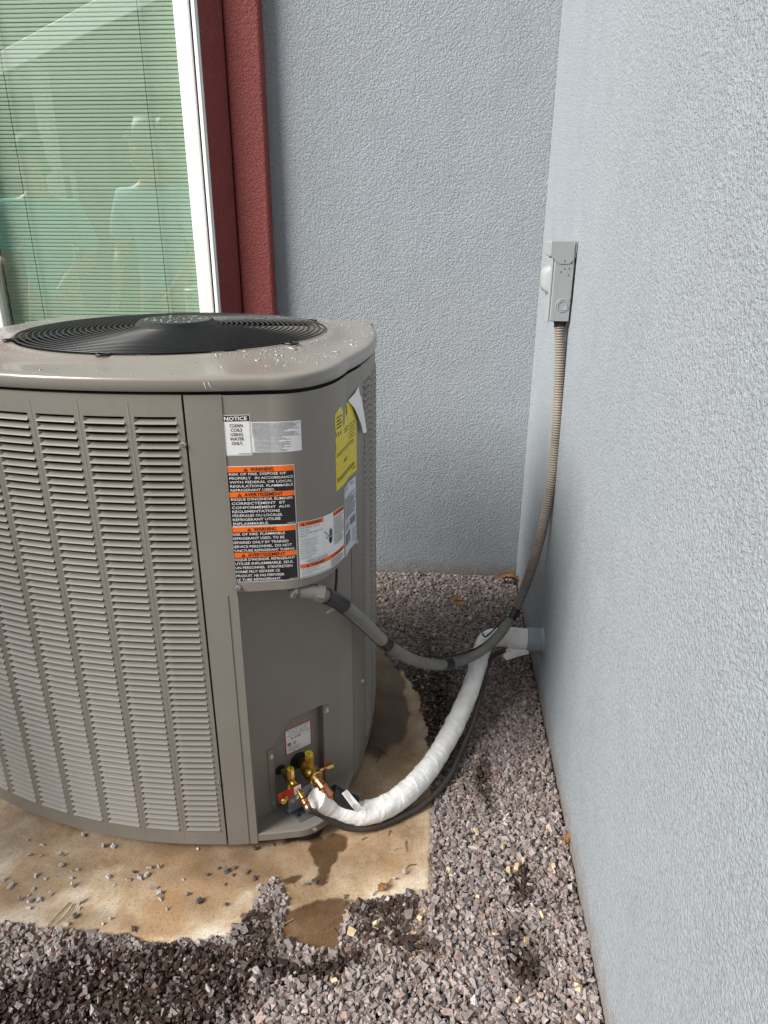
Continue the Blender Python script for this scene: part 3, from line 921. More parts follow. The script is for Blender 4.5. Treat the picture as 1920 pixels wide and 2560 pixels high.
# rims of the pressed opening
rim = MB()
for (a, b), (c, d) in zip(REC, REC[1:] + REC[:1]):
    rim.add([D(a, b, 0), D(c, d, 0), D(c, d, -0.020), D(a, b, -0.020)], [(0, 1, 2, 3)])
part('opening_rim', rim, M_PAINT_D, dp)
ins = MB()
ins.add([D(0.050, 0.047, -0.0195), D(0.193, 0.047, -0.0195), D(0.193, 0.290, -0.0195), D(0.050, 0.290, -0.0195)], [(0, 1, 2, 3)])
part('valve_plate', ins, M_PAINT_D, dp)
def flange(t0, t1, z0, z1):
    return MB().box(D((t0 + t1) / 2, (z0 + z1) / 2, 0.0012), ((t1 - t0) / 2, 0.0009, (z1 - z0) / 2), [T3, N3, Z3])
part('flange', flange(0.0405, 0.054, 0.056, 0.226), M_PAINT_D, dp)
part('flange', flange(0.190, 0.206, 0.056, 0.279), M_PAINT_D, dp)
# strip from the diagonal panel to the right post, and the left return
strip = MB()
q0, q1 = D(0.236, 0, 0), surf(0.9335, 0, -0.001)
strip.add([(q0[0], q0[1], 0.03), (q1[0], q1[1], 0.03), (q1[0], q1[1], 1.0), (q0[0], q0[1], 1.0)], [(0, 1, 2, 3)])
part('side_strip', strip, M_PAINT, ac)
ret = MB()
a0, a1 = surf(0.5900, 0, -0.003), D(-0.002, 0, 0)
ret.add([(a0[0], a0[1], 0.03), (a1[0], a1[1], 0.03), (a1[0], a1[1], 1.0), (a0[0], a0[1], 1.0)], [(0, 1, 2, 3)])
part('return_strip', ret, M_PAINT_D, ac)

# --- base pan with rounded lip
pan_s = np.linspace(0.588, 0.934, 40)
pan = [surf(s, 0, -0.001)[:2] for s in pan_s]
inner = [D(0.245, 0, -0.03)[:2], D(0.0, 0, -0.03)[:2]]
bp = part('base_pan', MB().prism(pan + inner, 0.028, 0.050), M_PAINT, ac, bev=0.003, seg=3)
full = [l2w(*(p - n_ * 0.028)) for p, n_ in zip(CLOSED, CN) if not (p[0] > 0.22 and p[1] < -0.18)]
part('base_floor', MB().prism(full, 0.029, 0.045), M_PAINT_D, ac)
# galvanised foot plate seen through the pan cut-out, with its bolt hole
pl = [(-0.317, 1.267), (-0.285, 1.234), (-0.252, 1.262), (-0.283, 1.296)]
part('anchor_plate', MB().prism(pl, 0.0503, 0.0516), M_GALV, bp)
part('bolt_hole', MB().lathe((-0.292, 1.255, 0.0510), (0, 0, 1), [(0, 0.0052), (0.0010, 0.0050)], 16), M_BLACK, bp)
# rubber feet
def foot(x, y):
    return MB().lathe((x, y, 0.0), (0, 0, 1), [(0.0, 0.034), (0.002, 0.041), (0.024, 0.044), (0.0285, 0.040)], 24)
for lx, ly in ((0.345, -0.335), (-0.40, -0.30), (0.33, 0.33), (-0.38, 0.33)):
    w = l2w(lx, ly)
    part('rubber_foot', foot(*w), M_RUBBER, ac, auto=40)

# --- control panel wrapped round the corner
ctl = skin(0.5862, 0.9690, 0.668, ZT - 0.001, 0.0015, 0.002, 190, 1)
cpn = part('control_panel', ctl, M_PAINT, ac, auto=35, label='smooth curved access panel covered in warning labels')
lip = MB()
ss = np.linspace(0.588, 0.930, 50)
for a, b in zip(ss[:-1], ss[1:]):
    p, q = surf(a, 0.669, 0.0), surf(b, 0.669, 0.0)
    lip.add([p, q, surf(b, 0.669, -0.012), surf(a, 0.669, -0.012)], [(0, 1, 2, 3)])
box_poly = [surf(s, 0, -0.010)[:2] for s in np.linspace(0.59, 0.928, 40)] + [D(0.236, 0, -0.02)[:2], D(0.0, 0, -0.02)[:2]]
lip.prism(box_poly, 0.676, 0.70)
part('box_floor', lip, M_PAINT_D, cpn)
step2 = skin(0.5842, 0.5885, 0.662, ZT - 0.001, 0.0030, 0.0020, 2)
part('panel_edge', step2, M_PAINT, cpn)

# --- lid
FCX, FCY, FR = 0.004, -0.002, 0.338
lid = MB()
n = len(CLOSED)
rows = []
def ring_row(off, z):
    rows.append([(*l2w(*(CLOSED[i] + CN[i] * off)), z) for i in range(n)])
ring_row(-0.004, 1.0585); ring_row(0.0035, 1.0585); ring_row(0.0050, 1.0600); ring_row(0.0050, 1.0765); ring_row(0.0042, 1.0800); ring_row(0.0016, 1.0828); ring_row(-0.0030, 1.0846)
base = CLOSED - CN * 0.0030
angs = np.arctan2(base[:, 1] - FCY, base[:, 0] - FCX)
circ = np.stack([FCX + np.cos(angs) * (FR + 0.010), FCY + np.sin(angs) * (FR + 0.010)], 1)
for t in (0.12, 0.25, 0.4, 0.55, 0.7, 0.82, 0.91, 1.0):
    p = base * (1 - t) + circ * t
    zz = 1.0846 + 0.0165 * (0.45 * t + 0.55 * float(smooth(0.55, 1.0, t)))
    rows.append([(*l2w(*p[i]), zz) for i in range(n)])
for rr, zz in ((FR + 0.005, 1.1018), (FR + 0.001, 1.1000), (FR - 0.002, 1.0950), (FR - 0.004, 1.070), (FR - 0.010, 1.02), (FR - 0.012, 0.97)):
    rows.append([(*l2w(FCX + math.cos(a) * rr, FCY + math.sin(a) * rr), zz) for a in angs])
m_ = len(rows)
lid.add([p for r_ in rows for p in r_], [(i * n + k, i * n + (k + 1) % n, (i + 1) * n + (k + 1) % n, (i + 1) * n + k) for i in range(m_ - 1) for k in range(n)])
ld = part('lid', lid, M_LID, ac, auto=60, label='rounded taupe lid wet with rain drops')
gap = MB()
pl = [l2w(*(p - q * 0.010)) for p, q in zip(CLOSED, CN)]
for i in range(n):
    (x0, y0), (x1, y1) = pl[i], pl[(i + 1) % n]
    gap.add([(x0, y0, 1.03), (x1, y1, 1.03), (x1, y1, 1.062), (x0, y0, 1.062)], [(0, 1, 2, 3)])
part('lid_gap', gap, M_BLACK, ld)
# scuffs on the lid rim
def scuff(s, z0, z1, w, ds):
    mb = MB()
    k = 7
    for i in range(k):
        t0, t1 = i / k, (i + 1) / k
        wa, wb = w * (0.3 + 0.7 * math.sin(PI * min(1, t0 + .1))), w * (0.3 + 0.7 * math.sin(PI * min(1, t1 + .05)))
        mb.add([surf(s + ds * t0 - wa, z0 + (z1 - z0) * t0, 0.0056), surf(s + ds * t0 + wa, z0 + (z1 - z0) * t0, 0.0056), surf(s + ds * t1 + wb, z0 + (z1 - z0) * t1, 0.0056), surf(s + ds * t1 - wb, z0 + (z1 - z0) * t1, 0.0056)], [(0, 1, 2, 3)])
    return mb
M_SCUFF = simple('scratched_bare_paint', (0.62, 0.58, 0.50), 0.5, var=0.3, vscale=200)
for a in ((0.561, 1.0766, 1.0625, 0.0009, 0.004), (0.5685, 1.0766, 1.0650, 0.0009, 0.005), (0.576, 1.0640, 1.0606, 0.0006, 0.013), (0.805, 1.0766, 1.0690, 0.0005, 0.001), (0.90, 1.0766, 1.0690, 0.0005, 0.001), (0.60, 1.0620, 1.0608, 0.0005, 0.016)):
    part('scuff', scuff(*a), M_SCUFF, ld)

# --- fan guard
fg_c = l2w(FCX, FCY)
def fz(r_):
    return 1.1045 + 0.0125 * (1 - (r_ / FR) ** 2)
gd = part('fan_guard', MB().lathe((fg_c[0], fg_c[1], fz(0.09) - 0.003), (0, 0, 1), [(0.0, 0.093), (0.004, 0.0925), (0.0125, 0.083), (0.0145, 0.080), (0.0140, 0.074), (0.0138, 0.001)], 56), M_BLACKPAINT, ac, auto=40, label='black wire fan guard with round centre cap')
for k in range(21):
    r_ = 0.0995 + 0.01185 * k
    nseg = 96
    mb = MB()
    v, f = [], []
    for i in range(nseg):
        a = 2 * PI * i / nseg
        for j in range(6):
            b = 2 * PI * j / 6
            rr = r_ + 0.0019 * math.cos(b)
            v.append((fg_c[0] + rr * math.cos(a), fg_c[1] + rr * math.sin(a), fz(r_) + 0.0019 * math.sin(b)))
    for i in range(nseg):
        for j in range(6):
            f.append((i * 6 + j, ((i + 1) % nseg) * 6 + j, ((i + 1) % nseg) * 6 + (j + 1) % 6, i * 6 + (j + 1) % 6))
    mb.add(v, f)
    part('wire_ring', mb, M_BLACKPAINT, gd, smooth=True)
for dg in (38, 128, 214, 308):
    a = math.radians(dg)
    rb = MB()
    dr = np.array([math.cos(a), math.sin(a), 0]); dl = np.array([-math.sin(a), math.cos(a), 0])
    prev = None
    for r_ in np.linspace(0.08, FR + 0.002, 10):
        c = np.array([fg_c[0], fg_c[1], 0]) + dr * r_
        row = [c - dl * 0.003 + Z3 * (fz(r_) - 0.0025), c + dl * 0.003 + Z3 * (fz(r_) - 0.0025), c + dl * 0.003 + Z3 * (fz(r_) - 0.014), c - dl * 0.003 + Z3 * (fz(r_) - 0.014)]
        if prev is not None:
            rb.add(prev + row, [(0, 1, 5, 4), (1, 2, 6, 5), (2, 3, 7, 6), (3, 0, 4, 7)])
        prev = row
    part('rib', rb, M_BLACKPAINT, gd)
for dg in (38, -30, -93, 214):
    a = math.radians(dg)
    dr = np.array([math.cos(a), math.sin(a), 0]); dl = np.array([-math.sin(a), math.cos(a), 0])
    c = np.array([fg_c[0], fg_c[1], 0]) + dr * (FR + 0.004) + Z3 * 1.1035
    p = [c - dr * 0.020 - dl * 0.012, c + dr * 0.010 - dl * 0.010, c + dr * 0.016, c + dr * 0.010 + dl * 0.010, c - dr * 0.020 + dl * 0.012]
    part('guard_clip', MB().tube(spline(p, 16), 0.0024, 6), M_BLACKPAINT, gd, smooth=True)
# fan below the guard
blades = MB()
for k in range(3):
    a0 = 2 * PI * k / 3 + 0.3
    na, nr_ = 8, 4
    v = []
    for i in range(na + 1):
        for j in range(nr_ + 1):
            a = a0 + i / na * 1.25 - 0.15 * j / nr_
            r_ = 0.06 + (0.305 - 0.06) * j / nr_
            v.append((fg_c[0] + r_ * math.cos(a), fg_c[1] + r_ * math.sin(a), 1.045 - 0.055 * i / na))
    part('fan_blade', MB().add(v, [(i * (nr_ + 1) + j, (i + 1) * (nr_ + 1) + j, (i + 1) * (nr_ + 1) + j + 1, i * (nr_ + 1) + j + 1) for i in range(na) for j in range(nr_)]), M_BLACKPAINT, ac, smooth=True)
part('fan_motor', MB().lathe((fg_c[0], fg_c[1], 0.99), (0, 0, 1), [(0, 0.07), (0.11, 0.07), (0.118, 0.06)], 32), M_BLACKPAINT, ac, auto=40)

# --- screws
def screw(p, nrm, r_=0.0046):
    mb = MB()
    p, nrm = np.array(p, float), np.array(nrm, float)
    mb.lathe(p, nrm, [(0.0, r_ * 1.45), (0.0012, r_ * 1.4)], 14)
    mb.lathe(p + nrm * 0.0010, nrm, [(0.0, r_), (0.0032, r_), (0.0040, r_ * 0.75)], 6)
    return mb
def surf_n(s):
    a, b = surf(s - 0.002, 0), surf(s + 0.002, 0)
    t = np.array([b[0] - a[0], b[1] - a[1]]); t /= np.linalg.norm(t)
    return np.array([t[1], -t[0], 0.0])
for s, z_, par, off in ((0.5152, 0.9646, fp, 0), (0.5145, 0.2025, fp, 0), (0.5905, 0.678, cpn, 0.002), (0.955, 0.668, cpn, 0.002), (0.72, 0.0395, bp, 0.0), (1.0070, 0.262, ac, 0.0)):
    part('screw', screw(surf(s, z_, off), surf_n(s)), M_STEEL, par)
for t, z_ in ((0.0475, 0.2055), (0.0475, 0.072), (0.1985, 0.265)):
    part('screw', screw(D(t, z_, 0.002), N3), M_STEEL, dp)
# little black control cable hanging behind the access panel
cb = spline([D(0.215, 0.70, 0.03), D(0.215, 0.64, 0.035), D(0.205, 0.60, 0.045), D(0.19, 0.575, 0.06)], 20)
part('control_cable', MB().tube(cb, 0.0028, 8), M_CABLE, ac, smooth=True)

# ------------------------------------------------------------------ labels and their print
_tc = {}
def text_mesh(body, bold=0.0):
    key = (body, bold)
    if key in _tc:
        return _tc[key]
    cu = bpy.data.curves.new('lettering', 'FONT')
    cu.body = body
    cu.size = 1.0
    cu.offset = bold
    cu.resolution_u = 2
    ob = bpy.data.objects.new('lettering', cu)
    me = ob.to_mesh()
    v = np.array([p.co[:2] for p in me.vertices]) if len(me.vertices) else np.zeros((0, 2))
    f = [tuple(p.vertices) for p in me.polygons]
    ob.to_mesh_clear()
    bpy.data.objects.remove(ob)
    bpy.data.curves.remove(cu)
    _tc[key] = (v, f)
    return v, f
class Sheet:
    """A label laid on a surface. (a, b): a runs along the face, b is the height; skew tilts it."""
    def __init__(self, at, a0, a1, b0, b1, skew=0.0):
        self.at, self.a0, self.a1, self.b0, self.b1, self.skew = at, a0, a1, b0, b1, skew
        self.layers = {}
    def P(self, a, b, off):
        return self.at(a, b + self.skew * (a - self.a0), off)
    def mb(self, mat):
        return self.layers.setdefault(mat.name, (mat, MB()))[1]
    def rect(self, mat, a0, a1, b0, b1, off=0.0006, solo=False):
        n_ = max(1, int(math.ceil((a1 - a0) / 0.003)))
        mb = self.mb(mat) if not solo else self.layers.setdefault((mat.name, len(self.layers)), (mat, MB()))[1]
        v = []
        for i in range(n_ + 1):
            a = a0 + (a1 - a0) * i / n_
            v += [self.P(a, b0, off), self.P(a, b1, off)]
        mb.add(v, [(2 * i, 2 * i + 2, 2 * i + 3, 2 * i + 1) for i in range(n_)])
    def strips(self, mb, pts, off):
        tr = tessellate_polygon([[Vector((p[0], p[1], 0)) for p in pts]])
        for t in tr:
            T_ = [pts[i] for i in t]
            lo, hi = min(p[0] for p in T_), max(p[0] for p in T_)
            k0, k1 = int(math.floor(lo / 0.004)), int(math.ceil(hi / 0.004))
            for k in range(k0, k1):
                P_ = T_
                for edge, sg in ((k * 0.004, 1), ((k + 1) * 0.004, -1)):
                    Q = []
                    for i in range(len(P_)):
                        p, q = P_[i], P_[(i + 1) % len(P_)]
                        ip, iq = sg * (p[0] - edge) >= 0, sg * (q[0] - edge) >= 0
                        if ip:
                            Q.append(p)
                        if ip != iq:
                            f_ = (edge - p[0]) / (q[0] - p[0])
                            Q.append((edge, p[1] + f_ * (q[1] - p[1])))
                    P_ = Q
                    if len(P_) < 3:
                        break
                if len(P_) >= 3:
                    mb.add([self.P(a, b, off) for a, b in P_], [tuple(range(len(P_)))])
    def poly(self, mat, pts, off=0.0006):
        self.strips(self.mb(mat), pts, off)
    def text(self, mat, body, a, b, h, w=None, bold=0.0, center=False, off=0.0009):
        v, f = text_mesh(body, bold)
        if not len(v):
            return
        cap = 0.70
        k = h / cap
        x0, x1 = v[:, 0].min(), v[:, 0].max()
        kx = k if w is None else w / (x1 - x0)
        ox = a - x0 * kx if not center else a - (x0 + x1) / 2 * kx
        self.mb(mat).add([self.P(ox + p[0] * kx, b + p[1] * k, off) for p in v], f)
    def tri(self, mat, a, b, h, hole=None, off=0.0009):
        self.poly(mat, [(a - h * 0.58, b), (a + h * 0.58, b), (a, b + h)], off)
        if hole is not None:
            self.rect(hole, a - h * 0.055, a + h * 0.055, b + h * 0.30, b + h * 0.68, off + 0.0003)
            self.rect(hole, a - h * 0.055, a + h * 0.055, b + h * 0.12, b + h * 0.22, off + 0.0003)
    def lines(self, mat, a0, a1, b_top, b_bot, n_, h, seed=0, off=0.0009):
        """Rows of print too small to read: broken runs of words."""
        r = random.Random(seed)
        for i in range(n_):
            b = b_top - (b_top - b_bot) * (i + 0.5) / n_
            a = a0
            end = a1 - (a1 - a0) * (r.random() ** 2) * 0.35
            while a < end:
                w_ = r.uniform(0.8, 3.6) * h
                self.rect(mat, a, min(a + w_, end), b - h / 2, b + h / 2, off)
                a += w_ + h * r.uniform(0.45, 0.7)
    def build(self, name, base_mat, parent, label, outline=None, off=0.0004):
        mb = MB()
        if outline is None:
            n_ = max(1, int(math.ceil((self.a1 - self.a0) / 0.002)))
            c = 0.0025
            for i in range(n_):
                a, b = self.a0 + (self.a1 - self.a0) * i / n_, self.a0 + (self.a1 - self.a0) * (i + 1) / n_
                mb.add([self.P(a, self.b0, off), self.P(b, self.b0, off), self.P(b, self.b1, off), self.P(a, self.b1, off)], [(0, 1, 2, 3)])
        else:
            self.strips(mb, outline, off)
        lb = part(name, mb, base_mat, parent, label=label)
        for nm, (mt, m2) in self.layers.items():
            part('print' if isinstance(nm, str) else 'colour_band', m2, mt, lb)
        return lb
def cs(s, z, off):
    return surf(s, z, 0.0015 + off)

# NOTICE label
L = Sheet(cs, 0.5850, 0.6352, 0.9418, 1.0164)
L.rect(M_INK, 0.5862, 0.6340, 1.0048, 1.0154)
L.text(M_CREAMINK, 'NOTICE', 0.6101, 1.0068, 0.0066, 0.040, 0.035, True, 0.0012)
for i, wd in enumerate(('CLEAN', 'COILS', 'USING', 'WATER', 'ONLY.')):
    L.text(M_INK, wd, 0.6101, 0.9945 - i * 0.0081, 0.0058, (0.0225, 0.020, 0.021, 0.0245, 0.0195)[i], 0.012, True)
for a0, a1, b0, b1 in ((0.5862, 0.5866, 0.943, 1.005), (0.6336, 0.6340, 0.943, 1.005), (0.5862, 0.6340, 0.943, 0.9434)):
    L.rect(M_INK, a0, a1, b0, b1)
L.lines(M_INK, 0.612, 0.632, 0.9465, 0.9445, 1, 0.0010, 3)
L.build('notice_label', M_WHITE, cpn, 'white label with black header reading NOTICE, clean coils using water only')
# small-print label
L = Sheet(cs, 0.6357, 0.7248, 0.9468, 1.0030, -0.02)
L.lines(M_GREYINK, 0.6375, 0.7225, 1.0020, 0.9765, 12, 0.00115, 5)
L.lines(M_GREYINK, 0.6395, 0.7050, 0.9765, 0.9480, 12, 0.00115, 6)
L.rect(M_GREYINK, 0.6370, 0.7230, 0.9770, 0.9773)
L.build('small_print_label', M_WHITE, cpn, 'white label of grey small print beside the notice')
# two flammable refrigerant labels
def fire_label(b0, b1, a0, a1, upper, lower, mid, seed, num, label):
    L = Sheet(cs, a0, a1, b0, b1, -0.012)
    e = 0.0013
    A0, A1 = a0 + e, a1 - e
    H = b1 - b0
    hh = 0.0101
    L.rect(M_INK, A0, A1, b0 + e, b1 - e, 0.0006)
    def head(bt, word, w_):
        L.rect(M_ORANGE, A0, A1, bt - hh, bt, 0.0009, True)
        L.tri(M_INK, (a0 + a1) / 2 - w_ / 2 - 0.0052, bt - hh + 0.0015, 0.0070, M_ORANGE, 0.0012)
        L.text(M_INK, word, (a0 + a1) / 2 + 0.003, bt - hh + 0.0018, 0.0066, w_, 0.022, True, 0.0012)
    head(b1 - e, 'WARNING', 0.042)
    head(mid, 'AVERTISSEMENT', 0.070)
    def rows_(txt, top, bot):
        n_ = len(txt)
        st_ = (top - bot) / n_
        for i, (t, f0, f1) in enumerate(txt):
            b = top - st_ * (i + 1) + st_ * 0.20
            W = A1 - A0
            L.text(M_CREAMINK, t, A0 + W * f0, b, st_ * 0.60, W * (f1 - f0), 0.010, False, 0.0010)
    rows_(upper, b1 - e - hh, mid)
    rows_(lower, mid - hh, b0 + e)
    L.text(M_CREAMINK, num, A1 - 0.0165, b0 + 0.0026, 0.0018, 0.0145, 0.01)
    return L.build('warning_label', M_CREAMINK, cpn, label)
fire_label(0.8052, 0.9226, 0.5862, 0.7085,
           [('RISK OF FIRE. DISPOSE OF', .03, .88), ('PROPERLY   IN ACCORDANCE', .03, .985), ('WITH FEDERAL OR LOCAL', .03, .975), ('REGULATIONS. FLAMMABLE', .035, .98), ('REFRIGERANT USED.', .035, .70)],
           [("RISQUE D'INCENDIE. ÉLIMINER", .03, .97), ('CORRECTEMENT  ET', .035, .85), ('CONFORMÉMENT  AUX', .035, .92), ('RÉGLEMENTATIONS', .035, .76), ('FÉDÉRALES OU LOCALES.', .035, .80), ('RÉFRIGÉRANT UTILISÉ', .035, .765), ('INFLAMMABLE.', .035, .58)],
           0.8728, 1, '107804-01', 'black and orange warning label about disposal, upper of the pair')
fire_label(0.6885, 0.8046, 0.5850, 0.7072,
           [('RISK OF FIRE. FLAMMABLE', .01, .83), ('REFRIGERANT USED. TO BE', .01, .82), ('REPAIRED ONLY BY TRAINED', .012, .88), ('SERVICE PERSONNEL. DO NOT', .012, .93), ('PUNCTURE REFRIGERANT TUBING.', .012, .975)],
           [("RISQUE D'INCENDIE. RÉFRIGÉRANT", .02, .97), ('UTILISÉ INFLAMMABLE. SEUL', .025, .94), ("UN PERSONNEL  D'ENTRETIEN", .025, .92), ('FORMÉ PEUT RÉPARER CE', .025, .72), ('PRODUIT. NE PAS PERFORER', .03, .79), ('LE TUBE RÉFRIGÉRANT.', .03, .74)],
           0.7512, 2, '107829-01', 'black and orange warning label about repair, lower of the pair')
# electrical shock / explosion label, wrapped round the curve
L = Sheet(cs, 0.7105, 0.8640, 0.6870, 0.8060, -0.085)
b1_, b0_ = 0.8060, 0.6870
L.rect(M_ORANGE, 0.7118, 0.7705, 0.7958, 0.8048, 0.0006, True)
L.tri(M_INK, 0.7205, 0.7972, 0.0064, M_ORANGE)
L.text(M_INK, 'WARNING', 0.7268, 0.7975, 0.0060, 0.037, 0.022)
for i, t in enumerate(('ELECTRICAL SHOCK', 'HAZARD.', 'MAY CAUSE INJURY OR', 'DEATH.')):
    L.text(M_GREYINK, t, 0.7132, 0.7908 - i * 0.0057, 0.0036, None, 0.0)
for i, t in enumerate(('Line voltage is present at all', 'components when unit is', 'not in operation on units', 'with single pole contactors.', 'Disconnect all remote', 'electric power supplies', 'before opening this panel.', 'Unit may have multiple', 'power supplies.')):
    L.text(M_GREYINK, t, 0.7132, 0.7672 - i * 0.0045 - (0.0012 if i > 3 else 0) - (0.001 if i > 6 else 0), 0.0026, None, 0.004)
L.rect(M_GREYINK, 0.7708, 0.7711, 0.7260, 0.8048)
L.rect(M_GREYINK, 0.8058, 0.8061, 0.7330, 0.8048)
L.rect(M_GREYINK, 0.7118, 0.8060, 0.7270, 0.7273)
L.tri(M_GREYINK, 0.7260, 0.7205, 0.0032)
L.lines(M_GREYINK, 0.7300, 0.7820, 0.7250, 0.7170, 2, 0.0019, 8)
# hand symbol: palm, four fingers, thumb, spark line
hx, hb = 0.7935, 0.7560
L.poly(M_INK, [(hx - 0.0065, hb), (hx + 0.0075, hb), (hx + 0.0062, hb - 0.0085), (hx + 0.0035, hb - 0.0130), (hx - 0.0035, hb - 0.0130), (hx - 0.0065, hb - 0.006)])
for i, hgt in enumerate((0.0150, 0.0182, 0.0175, 0.0140)):
    L.rect(M_INK, hx - 0.0040 + i * 0.0031, hx - 0.0016 + i * 0.0031, hb + 0.0012, hb + 0.0012 + hgt)
L.poly(M_INK, [(hx - 0.0085, hb + 0.0075), (hx - 0.0068, hb + 0.0085), (hx - 0.0045, hb + 0.0012), (hx - 0.0068, hb + 0.0005)])
L.poly(M_INK, [(hx - 0.0205, hb + 0.0160), (hx - 0.0198, hb + 0.0180), (hx - 0.0110, hb + 0.0112), (hx - 0.0130, hb + 0.0030), (hx - 0.0092, hb + 0.0002), (hx - 0.0105, hb - 0.0012), (hx - 0.0155, hb + 0.0022), (hx - 0.0132, hb + 0.0105)])
L.rect(M_ORANGE, 0.8066, 0.8630, 0.7958, 0.8048, 0.0006, True)
L.tri(M_INK, 0.8120, 0.7972, 0.0064, M_ORANGE)
L.text(M_INK, 'AVERTISSEMENT', 0.8175, 0.7978, 0.0055, 0.044, 0.015)
L.lines(M_GREYINK, 0.8080, 0.8610, 0.7935, 0.7330, 14, 0.0021, 12)
L.rect(M_ORANGE, 0.7118, 0.8630, 0.7080, 0.7166, 0.0006, True)
L.tri(M_INK, 0.7280, 0.7092, 0.0064, M_ORANGE)
L.text(M_INK, 'WARNING', 0.7340, 0.7096, 0.0060, 0.037, 0.022)
L.tri(M_INK, 0.7985, 0.7092, 0.0064, M_ORANGE)
L.text(M_INK, 'AVERTISSEMENT', 0.8040, 0.7098, 0.0055, 0.050, 0.015)
L.rect(M_GREYINK, 0.7920, 0.7923, 0.6885, 0.7260)
for i, t in enumerate(('RISK OF EXPLOSION AND FIRE', 'Can cause injury and death.', 'Recover refrigerant from discharge and suction', 'before opening system.')):
    L.text(M_GREYINK, t, 0.7145, 0.7044 - i * 0.0034, 0.0021, None, 0.004)
L.rect(M_GREYINK, 0.7130, 0.7915, 0.6975 - 0.0060, 0.6977 - 0.0060)
L.lines(M_GREYINK, 0.7145, 0.7860, 0.6905, 0.6880, 1, 0.0014, 14)
L.lines(M_GREYINK, 0.7940, 0.8610, 0.7065, 0.6885, 6, 0.0017, 15)
L.build('warning_label', M_WHITE, cpn, 'white and orange electrical shock warning label bent round the corner')
# yellow energy label, torn along its top
L = Sheet(cs, 0.8235, 0.9685, 0.8345, 1.0000)
torn = [(0.8235, 0.8350), (0.9675, 0.8345), (0.9685, 0.9440), (0.957, 0.9560), (0.947, 0.9720), (0.9395, 0.9905), (0.925, 0.9925), (0.9100, 0.9960), (0.8990, 0.9930), (0.8890, 0.9840), (0.8845, 0.9660), (0.8800, 0.9550), (0.8745, 0.9560),
        (0.8690, 0.9650), (0.8710, 0.9850), (0.8640, 0.9960), (0.8520, 0.9990), (0.8380, 0.9950), (0.8250, 0.9900), (0.8240, 0.9700), (0.8285, 0.9520), (0.8240, 0.9380), (0.8280, 0.9250), (0.8235, 0.9130)]
L.poly(M_INK, [(0.898, 0.990), (0.907, 0.990), (0.907, 0.980), (0.913, 0.980), (0.9025, 0.968), (0.892, 0.980), (0.898, 0.980)])
L.text(M_INK, '13.4', 0.8300, 0.9440, 0.0085, 0.028, 0.012)
L.lines(M_INK, 0.832, 0.862, 0.985, 0.958, 4, 0.0032, 31)
L.lines(M_INK, 0.880, 0.912, 0.9500, 0.9380, 2, 0.0028, 32)
L.lines(M_INK, 0.922, 0.965, 0.9500, 0.9150, 6, 0.0018, 33)
L.lines(M_INK, 0.828, 0.962, 0.9120, 0.9030, 2, 0.0018, 34)
L.rect(M_INK, 0.826, 0.915, 0.9290, 0.9293)
L.rect(M_INK, 0.9165, 0.9169, 0.916, 0.962)
for a0, a1, b0, b1 in ((0.862, 0.920, 0.8700, 0.8704), (0.862, 0.920, 0.8960, 0.8964), (0.862, 0.8624, 0.8700, 0.8964), (0.9196, 0.920, 0.8700, 0.8964), (0.952, 0.9524, 0.866, 0.900), (0.90, 0.9524, 0.9000, 0.9004)):
    L.rect(M_INK, a0, a1, b0, b1)
L.lines(M_INK, 0.875, 0.908, 0.8870, 0.8790, 2, 0.0022, 35)
L.lines(M_INK, 0.830, 0.955, 0.8600, 0.8500, 3, 0.0016, 36)
L.lines(M_INK, 0.935, 0.962, 0.8480, 0.8430, 1, 0.0024, 37)
yl = L.build('energy_label', M_YELLOW, cpn, 'yellow efficiency label torn along its top edge', torn)
# the torn-off corner hanging away, white on its back
fl = MB()
fpz = [(0.984, 1.0130, 0.001), (0.950, 1.0055, 0.003), (0.9140, 0.9985, 0.0015), (0.9400, 0.9780, 0.005), (0.9620, 0.9560, 0.006), (0.9820, 0.9320, 0.007), (0.9960, 0.9110, 0.007), (1.0060, 0.9060, 0.008), (1.0220, 0.9070, 0.008), (1.0140, 0.9240, 0.008), (1.0080, 0.9440, 0.007), (1.0010, 0.9640, 0.006), (0.9960, 0.9850, 0.004), (0.9890, 0.9970, 0.002)]
ctr = (0.974, 0.967, 0.008)
fv = [surf(a, b, 0.002 + c) for a, b, c in fpz] + [surf(*ctr[:2], 0.002 + ctr[2])]
k_ = len(fpz)
fl.add(fv, [(i, (i + 1) % k_, k_) for i in range(k_)])
o = part('torn_flap', fl, M_WHITE, yl, label='white torn flap of the yellow label')
md = o.modifiers.new('thickness', 'SOLIDIFY'); md.thickness = 0.0003
# grey nameplate
L = Sheet(cs, 0.8730, 0.9600, 0.6680, 0.8240)
for b in (0.8130, 0.7985, 0.7180, 0.7420):
    L.rect(M_GREYINK, 0.8745, 0.9585, b, b + 0.0004)
L.text(M_INK, 'R-454B', 0.9200, 0.8160, 0.0042, None, 0.01)
L.lines(M_GREYINK, 0.8760, 0.9050, 0.8230, 0.8140, 2, 0.0018, 40)
L.lines(M_INK, 0.8760, 0.9560, 0.7970, 0.7480, 12, 0.0017, 41)
for i in range(16):
    L.rect(M_INK, 0.9180 + i * 0.0022, 0.9180 + i * 0.0022 + (0.0007 if i % 3 else 0.0014), 0.7230, 0.7400)
L.lines(M_INK, 0.8780, 0.9130, 0.7390, 0.7230, 3, 0.0026, 42)
L.rect(M_INK, 0.8790, 0.9170, 0.6905, 0.7150)
L.lines(M_GREYLABEL, 0.8820, 0.9150, 0.7120, 0.6940, 3, 0.0030, 43, 0.0012)
L.lines(M_GREYINK, 0.9300, 0.9550, 0.7120, 0.6760, 5, 0.0026, 44)
L.build('name_plate', M_GREYLABEL, cpn, 'pale grey rating plate printed with small black data')
